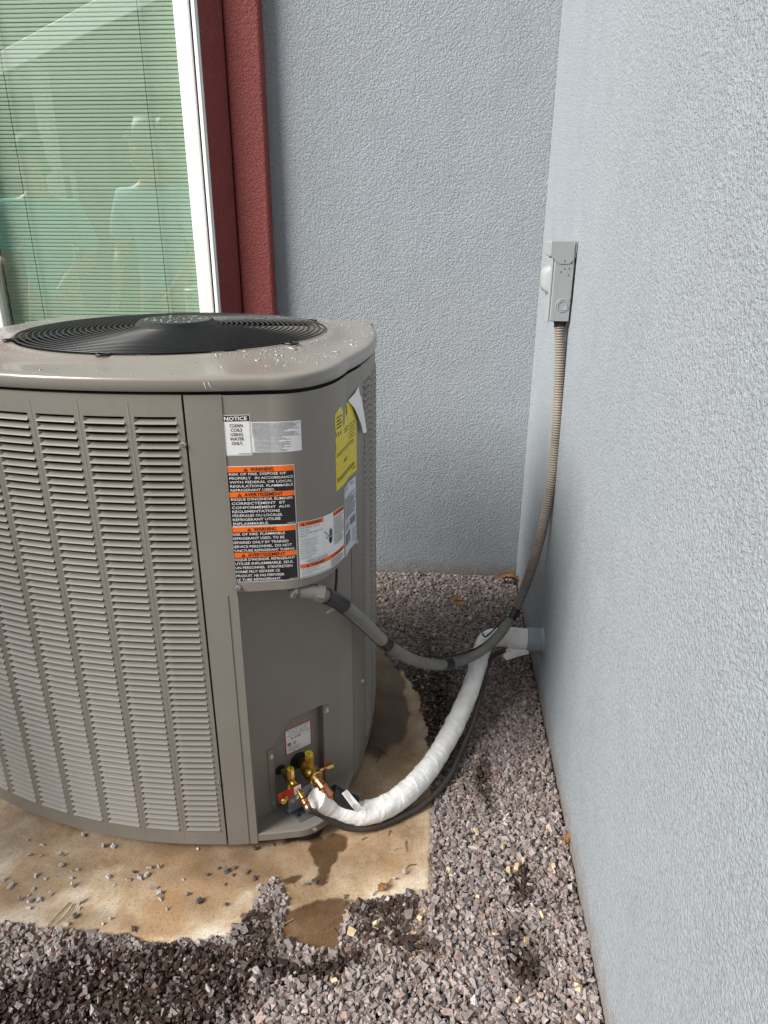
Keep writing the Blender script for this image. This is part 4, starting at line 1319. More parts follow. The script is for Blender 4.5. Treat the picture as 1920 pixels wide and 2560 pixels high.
# refrigerant label above the valves
def ds(t, z, off):
    return D(t + 0.0085, z - 0.0125, -0.0195 + off)
L = Sheet(ds, 0.0880, 0.1590, 0.1810, 0.2530)
L.rect(M_WHITE, 0.0905, 0.1565, 0.1835, 0.2505, 0.0007)
for i, t in enumerate(('THIS UNIT REQUIRES SERVICE', 'EQUIPMENT COMPATIBLE', 'WITH R-454B REFRIGERANT')):
    L.text(M_GREYINK, t, 0.1235, 0.2445 - i * 0.0075, 0.0046, (0.062, 0.050, 0.060)[i], 0.003, True, 0.0010)
L.text(M_REDINK, 'R-454B', 0.1040, 0.2205, 0.0066, 0.026, 0.015, False, 0.0010)
L.poly(M_GREYINK, [(0.1130, 0.2160), (0.1195, 0.2090), (0.1130, 0.2020), (0.1065, 0.2090)], 0.0010)
L.poly(M_WHITE, [(0.1130, 0.2150), (0.1186, 0.2090), (0.1130, 0.2030), (0.1074, 0.2090)], 0.0012)
L.poly(M_INK, [(0.1130, 0.2125), (0.1152, 0.2085), (0.1140, 0.2055), (0.1118, 0.2055), (0.1108, 0.2085)], 0.0014)
L.rect(M_REDINK, 0.0935, 0.1030, 0.2095, 0.2135, 0.0010, True)
L.rect(M_INK, 0.0935, 0.1030, 0.2050, 0.2085, 0.0010)
for a0, a1, b0, b1 in ((0.1360, 0.1540, 0.2205, 0.2209), (0.1360, 0.1540, 0.2325, 0.2329), (0.1360, 0.1363, 0.2205, 0.2329), (0.1537, 0.1540, 0.2205, 0.2329), (0.1448, 0.1452, 0.2205, 0.2329), (0.1488, 0.1502, 0.2235, 0.2300), (0.095, 0.127, 0.2000, 0.2003), (0.127, 0.1273, 0.1840, 0.2003), (0.095, 0.0953, 0.1840, 0.2003)):
    L.rect(M_GREYINK, a0, a1, b0, b1, 0.0010)
for i, t in enumerate(('REFRIGERANT', 'SAFETY GROUP', 'A2L')):
    L.text(M_GREYINK, t, 0.1110, 0.1950 - i * 0.0050, 0.0034, (0.026, 0.028, 0.007)[i], 0.003, True, 0.0010)
L.build('refrigerant_label', M_REDINK, dp, 'white refrigerant label with a red border above the valves')

# ------------------------------------------------------------------ service valves
def A3(t, z, off):
    return np.array(D(t, z, off))
VT, VZ = 0.133, 0.139
bv = part('service_valve', MB().lathe(A3(VT, VZ, -0.012), N3, [(0.0, 0.0125), (0.012, 0.0130), (0.020, 0.0175), (0.030, 0.0195), (0.048, 0.0200), (0.056, 0.0175), (0.060, 0.0165), (0.062, 0.0178), (0.070, 0.0176), (0.072, 0.0150), (0.080, 0.0135)], 32), M_BRASS, ac, auto=40, label='large brass ball valve with copper stub')
part('valve_opening', MB().lathe(A3(VT - 0.004, VZ, -0.0192), N3, [(0.0, 0.0225), (0.0012, 0.0225)], 28), M_BLACK, dp)
cap = A3(VT, VZ + 0.014, 0.026)
part('hex_cap', MB().lathe(cap, (0, 0, 1), [(0.0, 0.0105), (0.004, 0.0112), (0.034, 0.0112), (0.036, 0.0104)], 6, 0.3), M_BRASS, bv)
part('cap_disc', MB().lathe(cap + Z3 * 0.0362, (0, 0, 1), [(0, 0.0094), (0.0006, 0.0092)], 24), M_YELLOWCAP, bv)
part('cap_arrow', MB().prism([(cap[0] - 0.004, cap[1] - 0.003), (cap[0] + 0.001, cap[1] - 0.0065), (cap[0] + 0.004, cap[1] - 0.002)], cap[2] + 0.0369, cap[2] + 0.0373), M_INK, bv)
prt = A3(VT + 0.014, VZ - 0.004, 0.036)
part('service_port', MB().lathe(prt, T3 + 0.10 * N3, [(0.0, 0.0060), (0.012, 0.0058), (0.013, 0.0042), (0.024, 0.0042)], 16).lathe(prt + T3 * 0.024 + 0.0024 * N3, T3 + 0.10 * N3, [(0, 0.0066), (0.004, 0.0074), (0.016, 0.0074), (0.018, 0.0060)], 6), M_BRASS, bv)
part('port_strap', MB().tube(spline([prt + T3 * 0.019 + Z3 * 0.030, prt + T3 * 0.0185 + Z3 * 0.01 + N3 * 0.007, prt + T3 * 0.016 - Z3 * 0.012 + N3 * 0.008, prt + T3 * 0.013 - Z3 * 0.030 + N3 * 0.006], 14), 0.0012, 6), M_REDTAG, bv)
ctail = spline([A3(VT, VZ, 0.060), A3(VT - 0.001, VZ - 0.002, 0.078), (-0.2290, 1.2615, 0.128), (-0.2190, 1.2610, 0.108), (-0.2120, 1.2660, 0.080)], 60)
rr = np.array([0.0112 + 0.0026 * math.exp(-((i / 59 - 0.10) / 0.05) ** 2) + 0.0024 * math.exp(-((i / 59 - 0.30) / 0.035) ** 2) + 0.0026 * math.exp(-((i / 59 - 0.55) / 0.05) ** 2) for i in range(60)])
part('copper_stub', MB().tube(ctail, rr, 20), M_COPPER, bv, auto=50)
SVT, SVZ = 0.082, 0.137
sv_ = part('service_valve', MB().lathe(A3(SVT, SVZ, -0.012), N3, [(0, 0.0075), (0.018, 0.0078), (0.024, 0.0102), (0.046, 0.0106), (0.052, 0.0080), (0.056, 0.0066)], 20), M_BRASS, ac, auto=40, label='small brass valve with a red tag')
part('valve_opening', MB().lathe(A3(SVT - 0.002, SVZ, -0.0192), N3, [(0.0, 0.0130), (0.0012, 0.0130)], 24), M_BLACK, dp)
cap = A3(SVT, SVZ + 0.006, 0.028)
part('hex_cap', MB().lathe(cap, (0, 0, 1), [(0, 0.0072), (0.003, 0.0088), (0.026, 0.0088), (0.028, 0.0082)], 6, 0.3), M_BRASS, sv_)
part('cap_disc', MB().lathe(cap + Z3 * 0.0282, (0, 0, 1), [(0, 0.0080), (0.0006, 0.0078)], 24), M_YELLOWCAP, sv_)
part('cap_arrow', MB().prism([(cap[0] - 0.003, cap[1] + 0.004), (cap[0] + 0.003, cap[1] + 0.004), (cap[0], cap[1] - 0.001)], cap[2] + 0.0289, cap[2] + 0.0293), M_INK, sv_)
prt = A3(SVT - 0.006, SVZ - 0.002, 0.034)
pd = -T3 * 0.72 + N3 * 0.70
part('service_port', MB().lathe(prt, pd, [(0, 0.0058), (0.010, 0.0056), (0.011, 0.0042), (0.034, 0.0042)], 14).lathe(prt + pd * 0.040, pd, [(0, 0.0062), (0.004, 0.0072), (0.014, 0.0070), (0.017, 0.005)], 14), M_BRASS, sv_)
# red tag hung on the port
tg = prt + pd * 0.036
tagm = MB().box(tg + T3 * 0.010 + Z3 * 0.001, (0.0285, 0.0006, 0.0120), [T3, pd / np.linalg.norm(pd) * 0.5 + N3 * 0.5, Z3])
tgo = part('red_tag', tagm, M_REDTAG, sv_)
part('tag_sticker', MB().box(tg + T3 * 0.0300 + Z3 * 0.001 + N3 * 0.0012, (0.0085, 0.0005, 0.0105), [T3, N3, Z3]), M_WHITE, sv_)
stail = spline([A3(SVT, SVZ, 0.040), A3(SVT - 0.001, SVZ - 0.003, 0.066), A3(SVT - 0.002, SVZ - 0.010, 0.090), A3(SVT - 0.003, SVZ - 0.020, 0.112)], 40)
rr = np.array([0.0056 + 0.0022 * (0.62 < i / 39) + 0.0012 * (0.66 < i / 39 < 0.70) + 0.0012 * (0.80 < i / 39 < 0.84) for i in range(40)])
part('brass_stub', MB().tube(stail[:26], rr[:26], 14), M_BRASS, sv_, auto=50)
part('copper_coupling', MB().tube(stail[25:], rr[25:], 14), M_COPPER, sv_, auto=50)
br = MB().box(A3(0.094, 0.100, 0.052), (0.034, 0.0012, 0.026), [T3, N3, Z3])
br.box(A3(0.094, 0.0735, 0.030), (0.034, 0.022, 0.0010), [T3, N3, Z3])
brk = part('valve_bracket', br, M_GALV, ac)
for t, z_ in ((0.069, 0.106), (0.080, 0.110), (0.123, 0.116)):
    part('screw', screw(A3(t, z_, 0.0534), N3, 0.0038), M_STEEL, brk)

# ================================================================== INSULATED LINE SET
ln = thing('insulated_pipe', (0.0, 1.5, 0.0), 'thick white tape-wrapped refrigerant pipe curving from the valves to the wall', 'pipe')
wpx = [((788, 1998), .108), ((812, 2009), .086), ((848, 2022), .062), ((900, 2033), .045), ((960, 2018), .040), ((1020, 1978), .040), ((1078, 1912), .046), ((1126, 1832), .062), ((1162, 1755), .092), ((1186, 1692), .128)]
wp = [onz(u, v, z_) for (u, v), z_ in wpx]
wp += [np.array([0.146, 1.790, 0.162]), np.array([0.165, 1.845, 0.180]), np.array([0.205, 1.868, 0.180]), np.array([0.262, 1.870, 0.178])]
NP = 420
path = spline(wp, NP)
plen = np.r_[0, np.cumsum(np.linalg.norm(np.diff(path, axis=0), axis=1))]
nseg = 28
aa = np.arange(nseg) / nseg
RAD = np.zeros((NP, nseg))
for i in range(NP):
    s = plen[i]
    ph = (s / 0.046 + aa * 1.0 + 0.5 * float(vnoise(s * 18, 0.0, 0.0, 3))) % 1.0                      # helical overlaps of the tape
    wr = 0.0010 * (1 - ph) + 0.0008 * (ph < 0.05)
    cr = 0.0046 * (fbm(aa * 7 + 3, s * 42 + aa * 3, 0, 3, 91) - 0.5) + 0.0022 * (vnoise(aa * 3, s * 16, 1.0, 5) - 0.5)
    RAD[i] = 0.0272 - 0.0022 * s / plen[-1] + wr + cr
    RAD[i, :] = RAD[i]
seam = RAD[:, 0].copy()
for i in range(NP):
    RAD[i, -1] = (RAD[i, -2] + RAD[i, 0]) / 2
RAD[-60:] *= (1 + 0.18 * smooth(0, 60, np.arange(60)))[:, None]
part('tape_wrap', MB().tube(path, RAD, nseg), M_TAPE, ln, auto=60, label='white wrinkled tape spirally wound on the pipe')
# wall sleeve, wrapped in tape and painted where it meets the wall
sl = spline([(0.228, 1.869, 0.177), (0.262, 1.870, 0.176), (0.300, 1.870, 0.174)], 40)
RS = np.array([[0.0335 + 0.0032 * (fbm(a * 6, i * 0.12 + a * 2, 0, 3, 7) - 0.5) for a in aa] for i in range(40)])
RS[:, -1] = (RS[:, -2] + RS[:, 0]) / 2
part('tape_sleeve', MB().tube(sl, RS, nseg), M_TAPE, ln, auto=60)
sl = spline([(0.286, 1.870, 0.1755), (0.31, 1.870, 0.174), (XW + 0.01, 1.870, 0.173)], 40)
RS = np.array([[0.0368 + 0.0034 * (fbm(a * 6, i * 0.10 + a * 2, 0, 3, 17) - 0.5) for a in aa] for i in range(40)])
RS[:, -1] = (RS[:, -2] + RS[:, 0]) / 2
part('painted_sleeve', MB().tube(sl, RS, nseg), M_SLEEVE, ln, auto=60, label='blue-grey painted end of the pipe sleeve at the wall')
part('caulk_ring', MB().lathe((XW - 0.006, 1.870, 0.173), (1, 0, 0), [(0, 0.0365), (0.004, 0.0405), (0.009, 0.043)], 28), M_SLEEVE, ln, smooth=True)
def ragged(pts, name, mat=M_TAPE):
    v = [tuple(p) for p in pts]
    c = np.mean(np.array(v), axis=0) + np.array([0.0, -0.003, 0.002])
    mb = MB().add(v + [tuple(c)], [(i, (i + 1) % len(v), len(v)) for i in range(len(v))])
    o = part(name, mb, mat, ln)
    md = o.modifiers.new('thickness', 'SOLIDIFY'); md.thickness = 0.0006
    return o
ragged([(0.215, 1.842, 0.150), (0.235, 1.838, 0.162), (0.290, 1.839, 0.158), (0.294, 1.838, 0.146), (0.262, 1.834, 0.138), (0.228, 1.828, 0.126), (0.218, 1.832, 0.134)], 'loose_tape')
ragged([(0.148, 1.845, 0.206), (0.196, 1.838, 0.214), (0.214, 1.842, 0.200), (0.176, 1.832, 0.190), (0.140, 1.820, 0.172), (0.128, 1.822, 0.176)], 'loose_tape')
ragged([(-0.192, 1.262, 0.118), (-0.182, 1.278, 0.115), (-0.150, 1.258, 0.092), (-0.142, 1.262, 0.074), (-0.156, 1.248, 0.078), (-0.166, 1.246, 0.094)], 'loose_tape')
# black foam showing at the open end
fm = spline([(-0.216, 1.272, 0.112), (-0.198, 1.274, 0.094), (-0.168, 1.280, 0.068)], 16)
part('foam_insulation', MB().tube(fm, np.linspace(0.0180, 0.0225, 16), 18), M_RUBBER, ln, auto=50)

# ------------------------------------------------------------------ thin liquid line
lq = thing('liquid_line', (-0.05, 1.35, 0.0), 'thin dark brown insulated line running beside the white pipe', 'pipe')
e0 = stail[-1]
hp = [e0 - N3 * 0.012, e0, onz(800, 2035, .080), onz(835, 2056, .052), onz(870, 2070, .028), onz(910, 2072, .016), onz(960, 2060, .012), onz(1010, 2038, .012), onz(1055, 2013, .013), onz(1098, 1975, .014), onz(1132, 1926, .020), onz(1158, 1864, .034), onz(1184, 1804, .060), onz(1199, 1750, .088), onz(1212, 1700, .112), np.array([0.166, 1.770, 0.138]), np.array([0.190, 1.822, 0.145]), np.array([0.235, 1.852, 0.150])]
part('line_tube', MB().tube(spline(hp, 160), 0.0074, 12), M_HOSE, lq, smooth=True)

# ================================================================== DISCONNECT BOX
bx = thing('switch_box', (0.305, 1.985, 1.097), 'grey metal electrical disconnect box mounted on the bright stucco wall', 'electrical box')
BY0, BY1, BXF, BZ0, BZ1 = 1.930, 2.040, 0.281, 1.098, 1.293
part('enclosure', MB().span((BXF, BY0, BZ0), (XW - 0.004, BY1, BZ1 - 0.004)), M_BOX, bx, bev=0.003, seg=3)
cov = MB().span((BXF - 0.006, BY0 + 0.004, BZ0 - 0.003), (BXF - 0.0005, BY1 - 0.004, BZ1 - 0.040))
cv = part('front_cover', cov, M_BOXC, bx, bev=0.002)
part('hood', MB().span((BXF - 0.011, BY0 - 0.0015, BZ1 - 0.036), (BXF - 0.0005, BY1 + 0.0015, BZ1)), M_BOXC, bx, bev=0.003, seg=3)
part('hood_top', MB().span((BXF - 0.0003, BY0 - 0.0015, BZ1 - 0.0038), (XW - 0.008, BY1 + 0.0015, BZ1 - 0.0002)), M_BOXC, bx, bev=0.001)
# pull handle hump
hv, hf = [], []
nu, nv_ = 15, 13
for i in range(nu):
    for j in range(nv_):
        a, b = -1 + 2 * i / (nu - 1), -1 + 2 * j / (nv_ - 1)
        hgt = (max(0, 1 - abs(a) ** 3.5) * max(0, 1 - abs(b) ** 3.5)) ** 0.6
        hv.append((BXF - 0.0058 - 0.019 * hgt, 1.986 + a * 0.036, 1.200 + b * 0.034))
hf = [(i * nv_ + j, i * nv_ + j + 1, (i + 1) * nv_ + j + 1, (i + 1) * nv_ + j) for i in range(nu - 1) for j in range(nv_ - 1)]
part('pull_handle', MB().add(hv, hf), M_BOXC, cv, smooth=True)
# side face: cap plate, seam, knock-outs, dimples (towards the room)
def side_pt(x, z, off):
    return (x, BY0 - off, z)
capp = [(BXF - 0.010, BZ1 - 0.0005), (0.333, BZ1 - 0.0005), (0.3325, 1.256), (0.317, 1.2405), (0.293, 1.2405), (BXF - 0.010, 1.257)]
part('side_cap', poly_with_hole(capp, [], side_pt, 0.0024, 0.0022), M_BOX, bx, bev=0.0006)
part('cap_rivet', MB().lathe(side_pt(0.3055, 1.2470, 0.0024), (0, -1, 0), [(0, 0.0018), (0.0005, 0.0017)], 12), M_BLACK, bx)
part('side_plate', poly_with_hole([(0.2945, 1.2385), (0.3315, 1.2385), (0.3285, 1.100), (0.2925, 1.100), (0.2930, 1.112), (0.2885, 1.118), (0.2875, 1.132), (0.2900, 1.144), (0.2940, 1.150)], [], side_pt, 0.0011, 0.0010), M_BOX, bx, bev=0.0004)
def ring_mesh(cx, cz, r0, r1, h):
    n_ = 32
    v, f = [], []
    for k, (r_, hh) in enumerate(((r0, 0.0011), ((r0 * 2 + r1) / 3, 0.0011 + h), ((r0 + 2 * r1) / 3, 0.0011 + h), (r1, 0.0011))):
        v += [side_pt(cx + r_ * math.cos(2 * PI * i / n_), cz + r_ * math.sin(2 * PI * i / n_), hh) for i in range(n_)]
    for k in range(3):
        f += [(k * n_ + i, k * n_ + (i + 1) % n_, (k + 1) * n_ + (i + 1) % n_, (k + 1) * n_ + i) for i in range(n_)]
    return MB().add(v, f)
part('knockout', ring_mesh(0.3100, 1.1385, 0.0100, 0.0128, 0.0016), M_BOX, bx, smooth=True)
part('knockout', ring_mesh(0.3100, 1.1385, 0.0145, 0.0172, 0.0014), M_BOX, bx, smooth=True)
for x, z_ in ((0.2985, 1.221), (0.3075, 1.2285), (0.3190, 1.2290), (0.3185, 1.2130)):
    part('dimple', MB().lathe(side_pt(x, z_, 0.0011), (0, -1, 0), [(0, 0.0028), (0.0004, 0.0022)], 14), M_GALV, bx)  # darker metal stands in for the shade in each punched dent
part('back_gap', MB().span((XW - 0.0042, BY0 + 0.002, BZ0 + 0.004), (XW + 0.004, BY1 - 0.002, BZ1 - 0.006)), M_BLACK, bx)
part('caulk_bead', MB().tube(spline([(0.327, 1.9275, 1.292), (0.328, 1.927, 1.25), (0.3285, 1.9275, 1.20), (0.329, 1.9275, 1.15)], 20), 0.0022, 6), M_FITTING, bx, smooth=True)
part('conduit_nut', MB().lathe((0.3120, 1.952, 1.0978), (0, 0, -1), [(0, 0.0165), (0.006, 0.0165), (0.007, 0.0150), (0.016, 0.0150)], 8), M_GASKET, bx)

# ================================================================== FLEXIBLE CONDUIT
cd = thing('electrical_conduit', (0.05, 1.6, 0.0), 'grey ribbed flexible electrical conduit looping from the switch box to the unit', 'conduit')
def ony(u, v, y):
    d = ray(u, v); return d * (y / d[1]) + np.array([0, 0, CAMZ])
def onx(u, v, x):
    d = ray(u, v); return d * (x / d[0]) + np.array([0, 0, CAMZ])
cpts = [ony(800, 1484, 1.250), ony(850, 1507, 1.29), ony(905, 1553, 1.37), ony(960, 1604, 1.45), ony(1020, 1645, 1.53), ony(1090, 1662, 1.61), ony(1150, 1652, 1.68), ony(1205, 1625, 1.74), ony(1250, 1584, 1.79), ony(1290, 1520, 1.84), ony(1325, 1432, 1.88),
        ony(1352, 1340, 1.905), ony(1373, 1240, 1.92), ony(1387, 1140, 1.93), ony(1396, 1000, 1.94), ony(1400, 900, 1.948), np.array([0.3120, 1.952, 1.086])]
NC = 4000
cpath = spline(cpts, NC)
clen = np.r_[0, np.cumsum(np.linalg.norm(np.diff(cpath, axis=0), axis=1))]
print('conduit x max', cpath[:, 0].max(), 'z min', cpath[:, 2].min(), 'len', clen[-1])
rib = 0.0124 + 0.0026 * smooth(0.25, 0.75, 0.5 + 0.5 * np.cos(2 * PI * clen / 0.0070))
half = int(NC * 0.58)
part('conduit_sleeve', MB().tube(cpath[:half + 1], rib[:half + 1], 16), M_CONDUIT, cd, smooth=True)
part('conduit_sleeve', MB().tube(cpath[half:], rib[half:], 16), M_DUSTY, cd, smooth=True, label='dust-browned upper run of the conduit along the wall')
def band_on(i0, i1, r_, mat, name):
    part(name, MB().tube(cpath[i0:i1], r_, 18), mat, cd, smooth=True)
band_on(40, 190, 0.0168, M_TAPEBLK, 'tape_band')
band_on(720, 800, 0.0162, M_TAPEBLK, 'tape_band')
band_on(1416, 1490, 0.0162, M_TAPEBLK, 'tape_band')
band_on(2070, 2150, 0.0164, M_TAPEBLK, 'tape_band')
# elbow fitting under the control box
f0 = cpath[0]; fd = cpath[0] - cpath[80]; fd /= np.linalg.norm(fd)
fd = fd * 0.5 + np.array([-0.80, -0.10, 0.10]); fd /= np.linalg.norm(fd)
part('hub_nut', MB().lathe(f0 - fd * 0.006, fd, [(0, 0.0185), (0.016, 0.0185)], 8), M_FITTING, cd)
part('elbow_fitting', MB().lathe(f0 + fd * 0.010, fd, [(0, 0.0165), (0.034, 0.0165), (0.040, 0.0150)], 18), M_FITTING, cd, auto=40)
part('hub_nut', MB().lathe(f0 + fd * 0.050, fd, [(0, 0.0190), (0.008, 0.0190)], 8), M_FITTING, cd)
part('threaded_hub', MB().lathe(f0 + fd * 0.052 + np.array([0, 0, -0.008]), np.array([-0.3, 0, 1.0]), [(0, 0.0125), (0.030, 0.0125)], 16), M_FITTING, cd, auto=40)
# thin cable tied along the conduit
off = np.array([0.0, 0.004, 0.0165])
tc_ = [cpath[i] + off * 1.0 + np.array([0, 0, 0.006 * math.sin(i / 180.0)]) for i in range(1280, 2140, 60)]
tc_ += [np.array([0.165, 1.80, 0.226]), np.array([0.150, 1.815, 0.222])]
part('tied_cable', MB().tube(spline(tc_, 60), 0.0026, 8), M_CABLE, cd, smooth=True)
lowc = [cpath[i] - np.array([0.004, 0.0, 0.0185]) for i in range(120, 760, 80)]
part('tied_cable', MB().tube(spline(lowc, 50), 0.0022, 8), M_CABLE, cd, smooth=True)
part('tie_tail', MB().tube([cpath[120] - np.array([0.0, 0.0, 0.016]), cpath[120] + np.array([-0.020, -0.008, -0.026])], 0.0030, 5), M_DUSTY, cd)

# ================================================================== SMALL THINGS
# stray chips on the pad
STRAY = [(-0.792, 1.2), (-0.915, 1.178), (-0.875, 1.167), (-0.862, 1.139), (-0.814, 1.142), (-0.89, 1.138), (-0.773, 1.104), (-0.76, 1.109), (-0.764, 1.086), (-0.845, 1.085), (-0.82, 1.08), (-0.91, 1.069), (-0.884, 1.056), (-0.803, 1.116), (-0.751, 1.067), (-0.686, 1.096), (-0.708, 1.175), (-0.733, 1.174), (-0.665, 1.078), (-0.638, 1.091), (-0.635, 1.112), (-0.616, 1.1), (-0.603, 1.106), (-0.607, 1.126), (-0.521, 1.104), (-0.529, 1.029), (-0.576, 1.076), (-0.559, 1.065), (-0.552, 1.052), (-0.714, 1.017), (-0.718, 1.029), (-0.711, 0.998), (-0.832, 1.052), (-0.833, 1.039), (-0.846, 1.025), (-0.822, 1.024), (-0.805, 1.029), (-0.816, 1.008), (-0.637, 0.998), (-0.647, 0.986), (-0.721, 0.979), (-0.789, 1.042), (-0.585, 1.13), (-0.516, 1.187), (-0.47, 1.119), (-0.452, 1.138), (-0.435, 1.132), (-0.416, 1.141), (-0.415, 1.123), (-0.386, 1.133), (-0.366, 1.117), (-0.425, 1.099), (-0.497, 1.068), (-0.469, 1.053), (-0.411, 1.051), (-0.351, 1.095), (-0.326, 1.087), (-0.325, 1.12), (-0.579, 0.979), (-0.251, 1.113), (-0.235, 1.12), (-0.073, 1.085), (-0.05, 1.078), (-0.136, 1.067), (-0.035, 1.108), (-0.04, 1.158), (-0.06, 1.142), (-0.385, 1.194), (-0.346, 1.212)]
r5 = np.random.default_rng(23)
for i, (x, y) in enumerate(STRAY):
    dark = (44 <= i <= 54) or i in (20, 31, 58, 59, 60, 67, 68)
    sz = np.array([r5.uniform(0.0040, 0.0082)])
    v = stone_batch(np.zeros(1), np.zeros(1), np.zeros(1), sz, 900 + i)[0]
    v[:, 2] -= v[:, 2].min() + 0.0006
    me = make_mesh('gravel_chip', v, ICO_F, M_STONE)
    b = r5.uniform(0.36, 0.56)
    c = np.array([b * 1.03, b * 0.93, b * 0.90]) * (0.22 if dark else 1.0)
    at = me.attributes.new('tone', 'FLOAT_COLOR', 'POINT'); at.data.foreach_set('color', np.tile(np.r_[c, 1], NSV).astype(np.float32))
    at = me.attributes.new('wet', 'FLOAT', 'POINT'); at.data.foreach_set('value', np.full(NSV, 1.0 if dark else 0.0, np.float32))
    o = link('gravel_chip', me); o.location = (x, y, 0.0)
    if dark:
        tag(o, 'dark wet gravel chip lying loose on the concrete pad', 'stone', 'dark wet chips on the pad')
    else:
        tag(o, 'dry pale grey gravel chip lying loose on the concrete pad', 'stone', 'dry grey chips on the pad')
# cream chips among the gravel
CREAM = [(1372, 2066), (1258, 2112), (1310, 2147), (1270, 2170), (1292, 2162), (1385, 2161), (1195, 2238), (1355, 2283), (1239, 2331), (1316, 2351), (1443, 2446), (1462, 2520), (1297, 2494), (1050, 2288), (938, 2305), (1066, 2276), (1192, 2075), (1122, 2171), (1366, 2117), (879, 2328), (1445, 2468), (835, 2447)]
for i, (u, v_) in enumerate(CREAM):
    p = onz(u, v_, 0.012)
    v = stone_batch(np.zeros(1), np.zeros(1), np.zeros(1), np.array([r5.uniform(0.0062, 0.0100)]), 1200 + i)[0]
    me = make_mesh('cream_chip', v, ICO_F, M_STONE)
    at = me.attributes.new('tone', 'FLOAT_COLOR', 'POINT'); at.data.foreach_set('color', np.tile(np.r_[np.array([0.60, 0.46, 0.27]) * r5.uniform(0.8, 1.1), 1], NSV).astype(np.float32))
    at = me.attributes.new('wet', 'FLOAT', 'POINT'); at.data.foreach_set('value', np.zeros(NSV, np.float32))
    o = link('cream_chip', me); o.location = (p[0], p[1], 0.0085)
    tag(o, 'cream coloured stone chip lying among the grey gravel', 'stone', 'cream chips in the gravel')
# dead leaves
def leaf(u, v_, z_, L_, W_, rot, label, curl=0.25):
    p = onz(u, v_, z_)
    vs_, fs = [], []
    n_ = 9
    for i in range(n_):
        t = i / (n_ - 1)
        w = W_ * math.sin(PI * min(1, t * 0.96 + 0.03)) ** 0.8 * (1 + 0.35 * math.sin(i * 2.3 + u))
        for k in (-1, -0.5, 0, 0.5, 1):
            vs_.append(((t - 0.5) * L_, k * w, 0.006 + curl * abs(k) * w + 0.12 * L_ * math.sin(3 * t + k)))
    for i in range(n_ - 1):
        for k in range(4):
            fs.append((i * 5 + k, (i + 1) * 5 + k, (i + 1) * 5 + k + 1, i * 5 + k + 1))
    me = make_mesh('dead_leaf', vs_, fs, M_LEAF, True)
    o = link('dead_leaf', me); o.location = tuple(p); o.rotation_euler = (rnd.uniform(-.2, .2), rnd.uniform(-.2, .2), rot)
    md = o.modifiers.new('thickness', 'SOLIDIFY'); md.thickness = 0.0005
    tag(o, label, 'leaf')
leaf(1278, 1456, 0.030, 0.085, 0.026, 2.5, 'crumpled orange-brown leaf in the wall corner', 0.7)
leaf(1254, 1448, 0.028, 0.040, 0.014, 0.3, 'small brown leaf against the shaded wall base', 0.5)
leaf(1142, 1500, 0.020, 0.050, 0.016, 0.2, 'rust-brown leaf on the gravel near the shaded wall', 0.4)
leaf(1160, 1514, 0.018, 0.055, 0.010, -0.3, 'narrow rust leaf scrap on shaded gravel', 0.3)
leaf(1417, 2100, 0.010, 0.036, 0.008, 1.3, 'slim orange leaf at the foot of the bright wall', 0.3)
leaf(1066, 1780, 0.006, 0.042, 0.007, 0.1, 'tan leaf on the edge of the concrete pad', 0.2)
leaf(958, 2222, 0.002, 0.026, 0.009, 0.8, 'pale broken leaf on the pad near the gravel', 0.2)
# needles on the pad
NEED = [((1040, 2160), (1012, 2178)), ((1015, 2102), (1018, 2130)), ((985, 2125), (1003, 2122)), ((978, 2076), (970, 2090)), ((905, 2099), (918, 2092)), ((1070, 2146), (1088, 2190)), ((955, 2225), (980, 2196)), ((862, 2246), (870, 2238)), ((932, 2238), (960, 2220)), ((1040, 2248), (1030, 2270)), ((870, 2235), (862, 2262)), ((945, 1870), (975, 1895)), ((938, 1868), (962, 1882)), ((1030, 1879), (1062, 1878)), ((940, 1905), (950, 1880)), ((175, 2255), (110, 2325)), ((185, 2258), (140, 2310)), ((735, 2296), (700, 2314)), ((830, 2320), (845, 2338)), ((640, 2285), (612, 2300))]
for i, (a, b) in enumerate(NEED):
    p, q = onz(*a, 0.003), onz(*b, 0.003)
    c = (p + q) / 2
    mid = c + np.array([rnd.uniform(-.006, .006), rnd.uniform(-.006, .006), 0.001])
    pp = spline([p - c, mid - c, q - c], 10)
    dry = i in (17, 19, 13, 2)
    me_ = MB().tube(pp, np.linspace(0.0011, 0.0006, 10), 5)
    o = part('pine_needle', me_, M_DRYTWIG if dry else M_NEEDLE)
    o.location = (c[0], c[1], 0.0022)
    if dry:
        tag(o, 'pale straw-coloured pine needle lying on the concrete pad', 'needle', 'pale needles on the pad')
    else:
        tag(o, 'dark brown pine needle lying on the concrete pad', 'needle', 'dark needles on the pad')
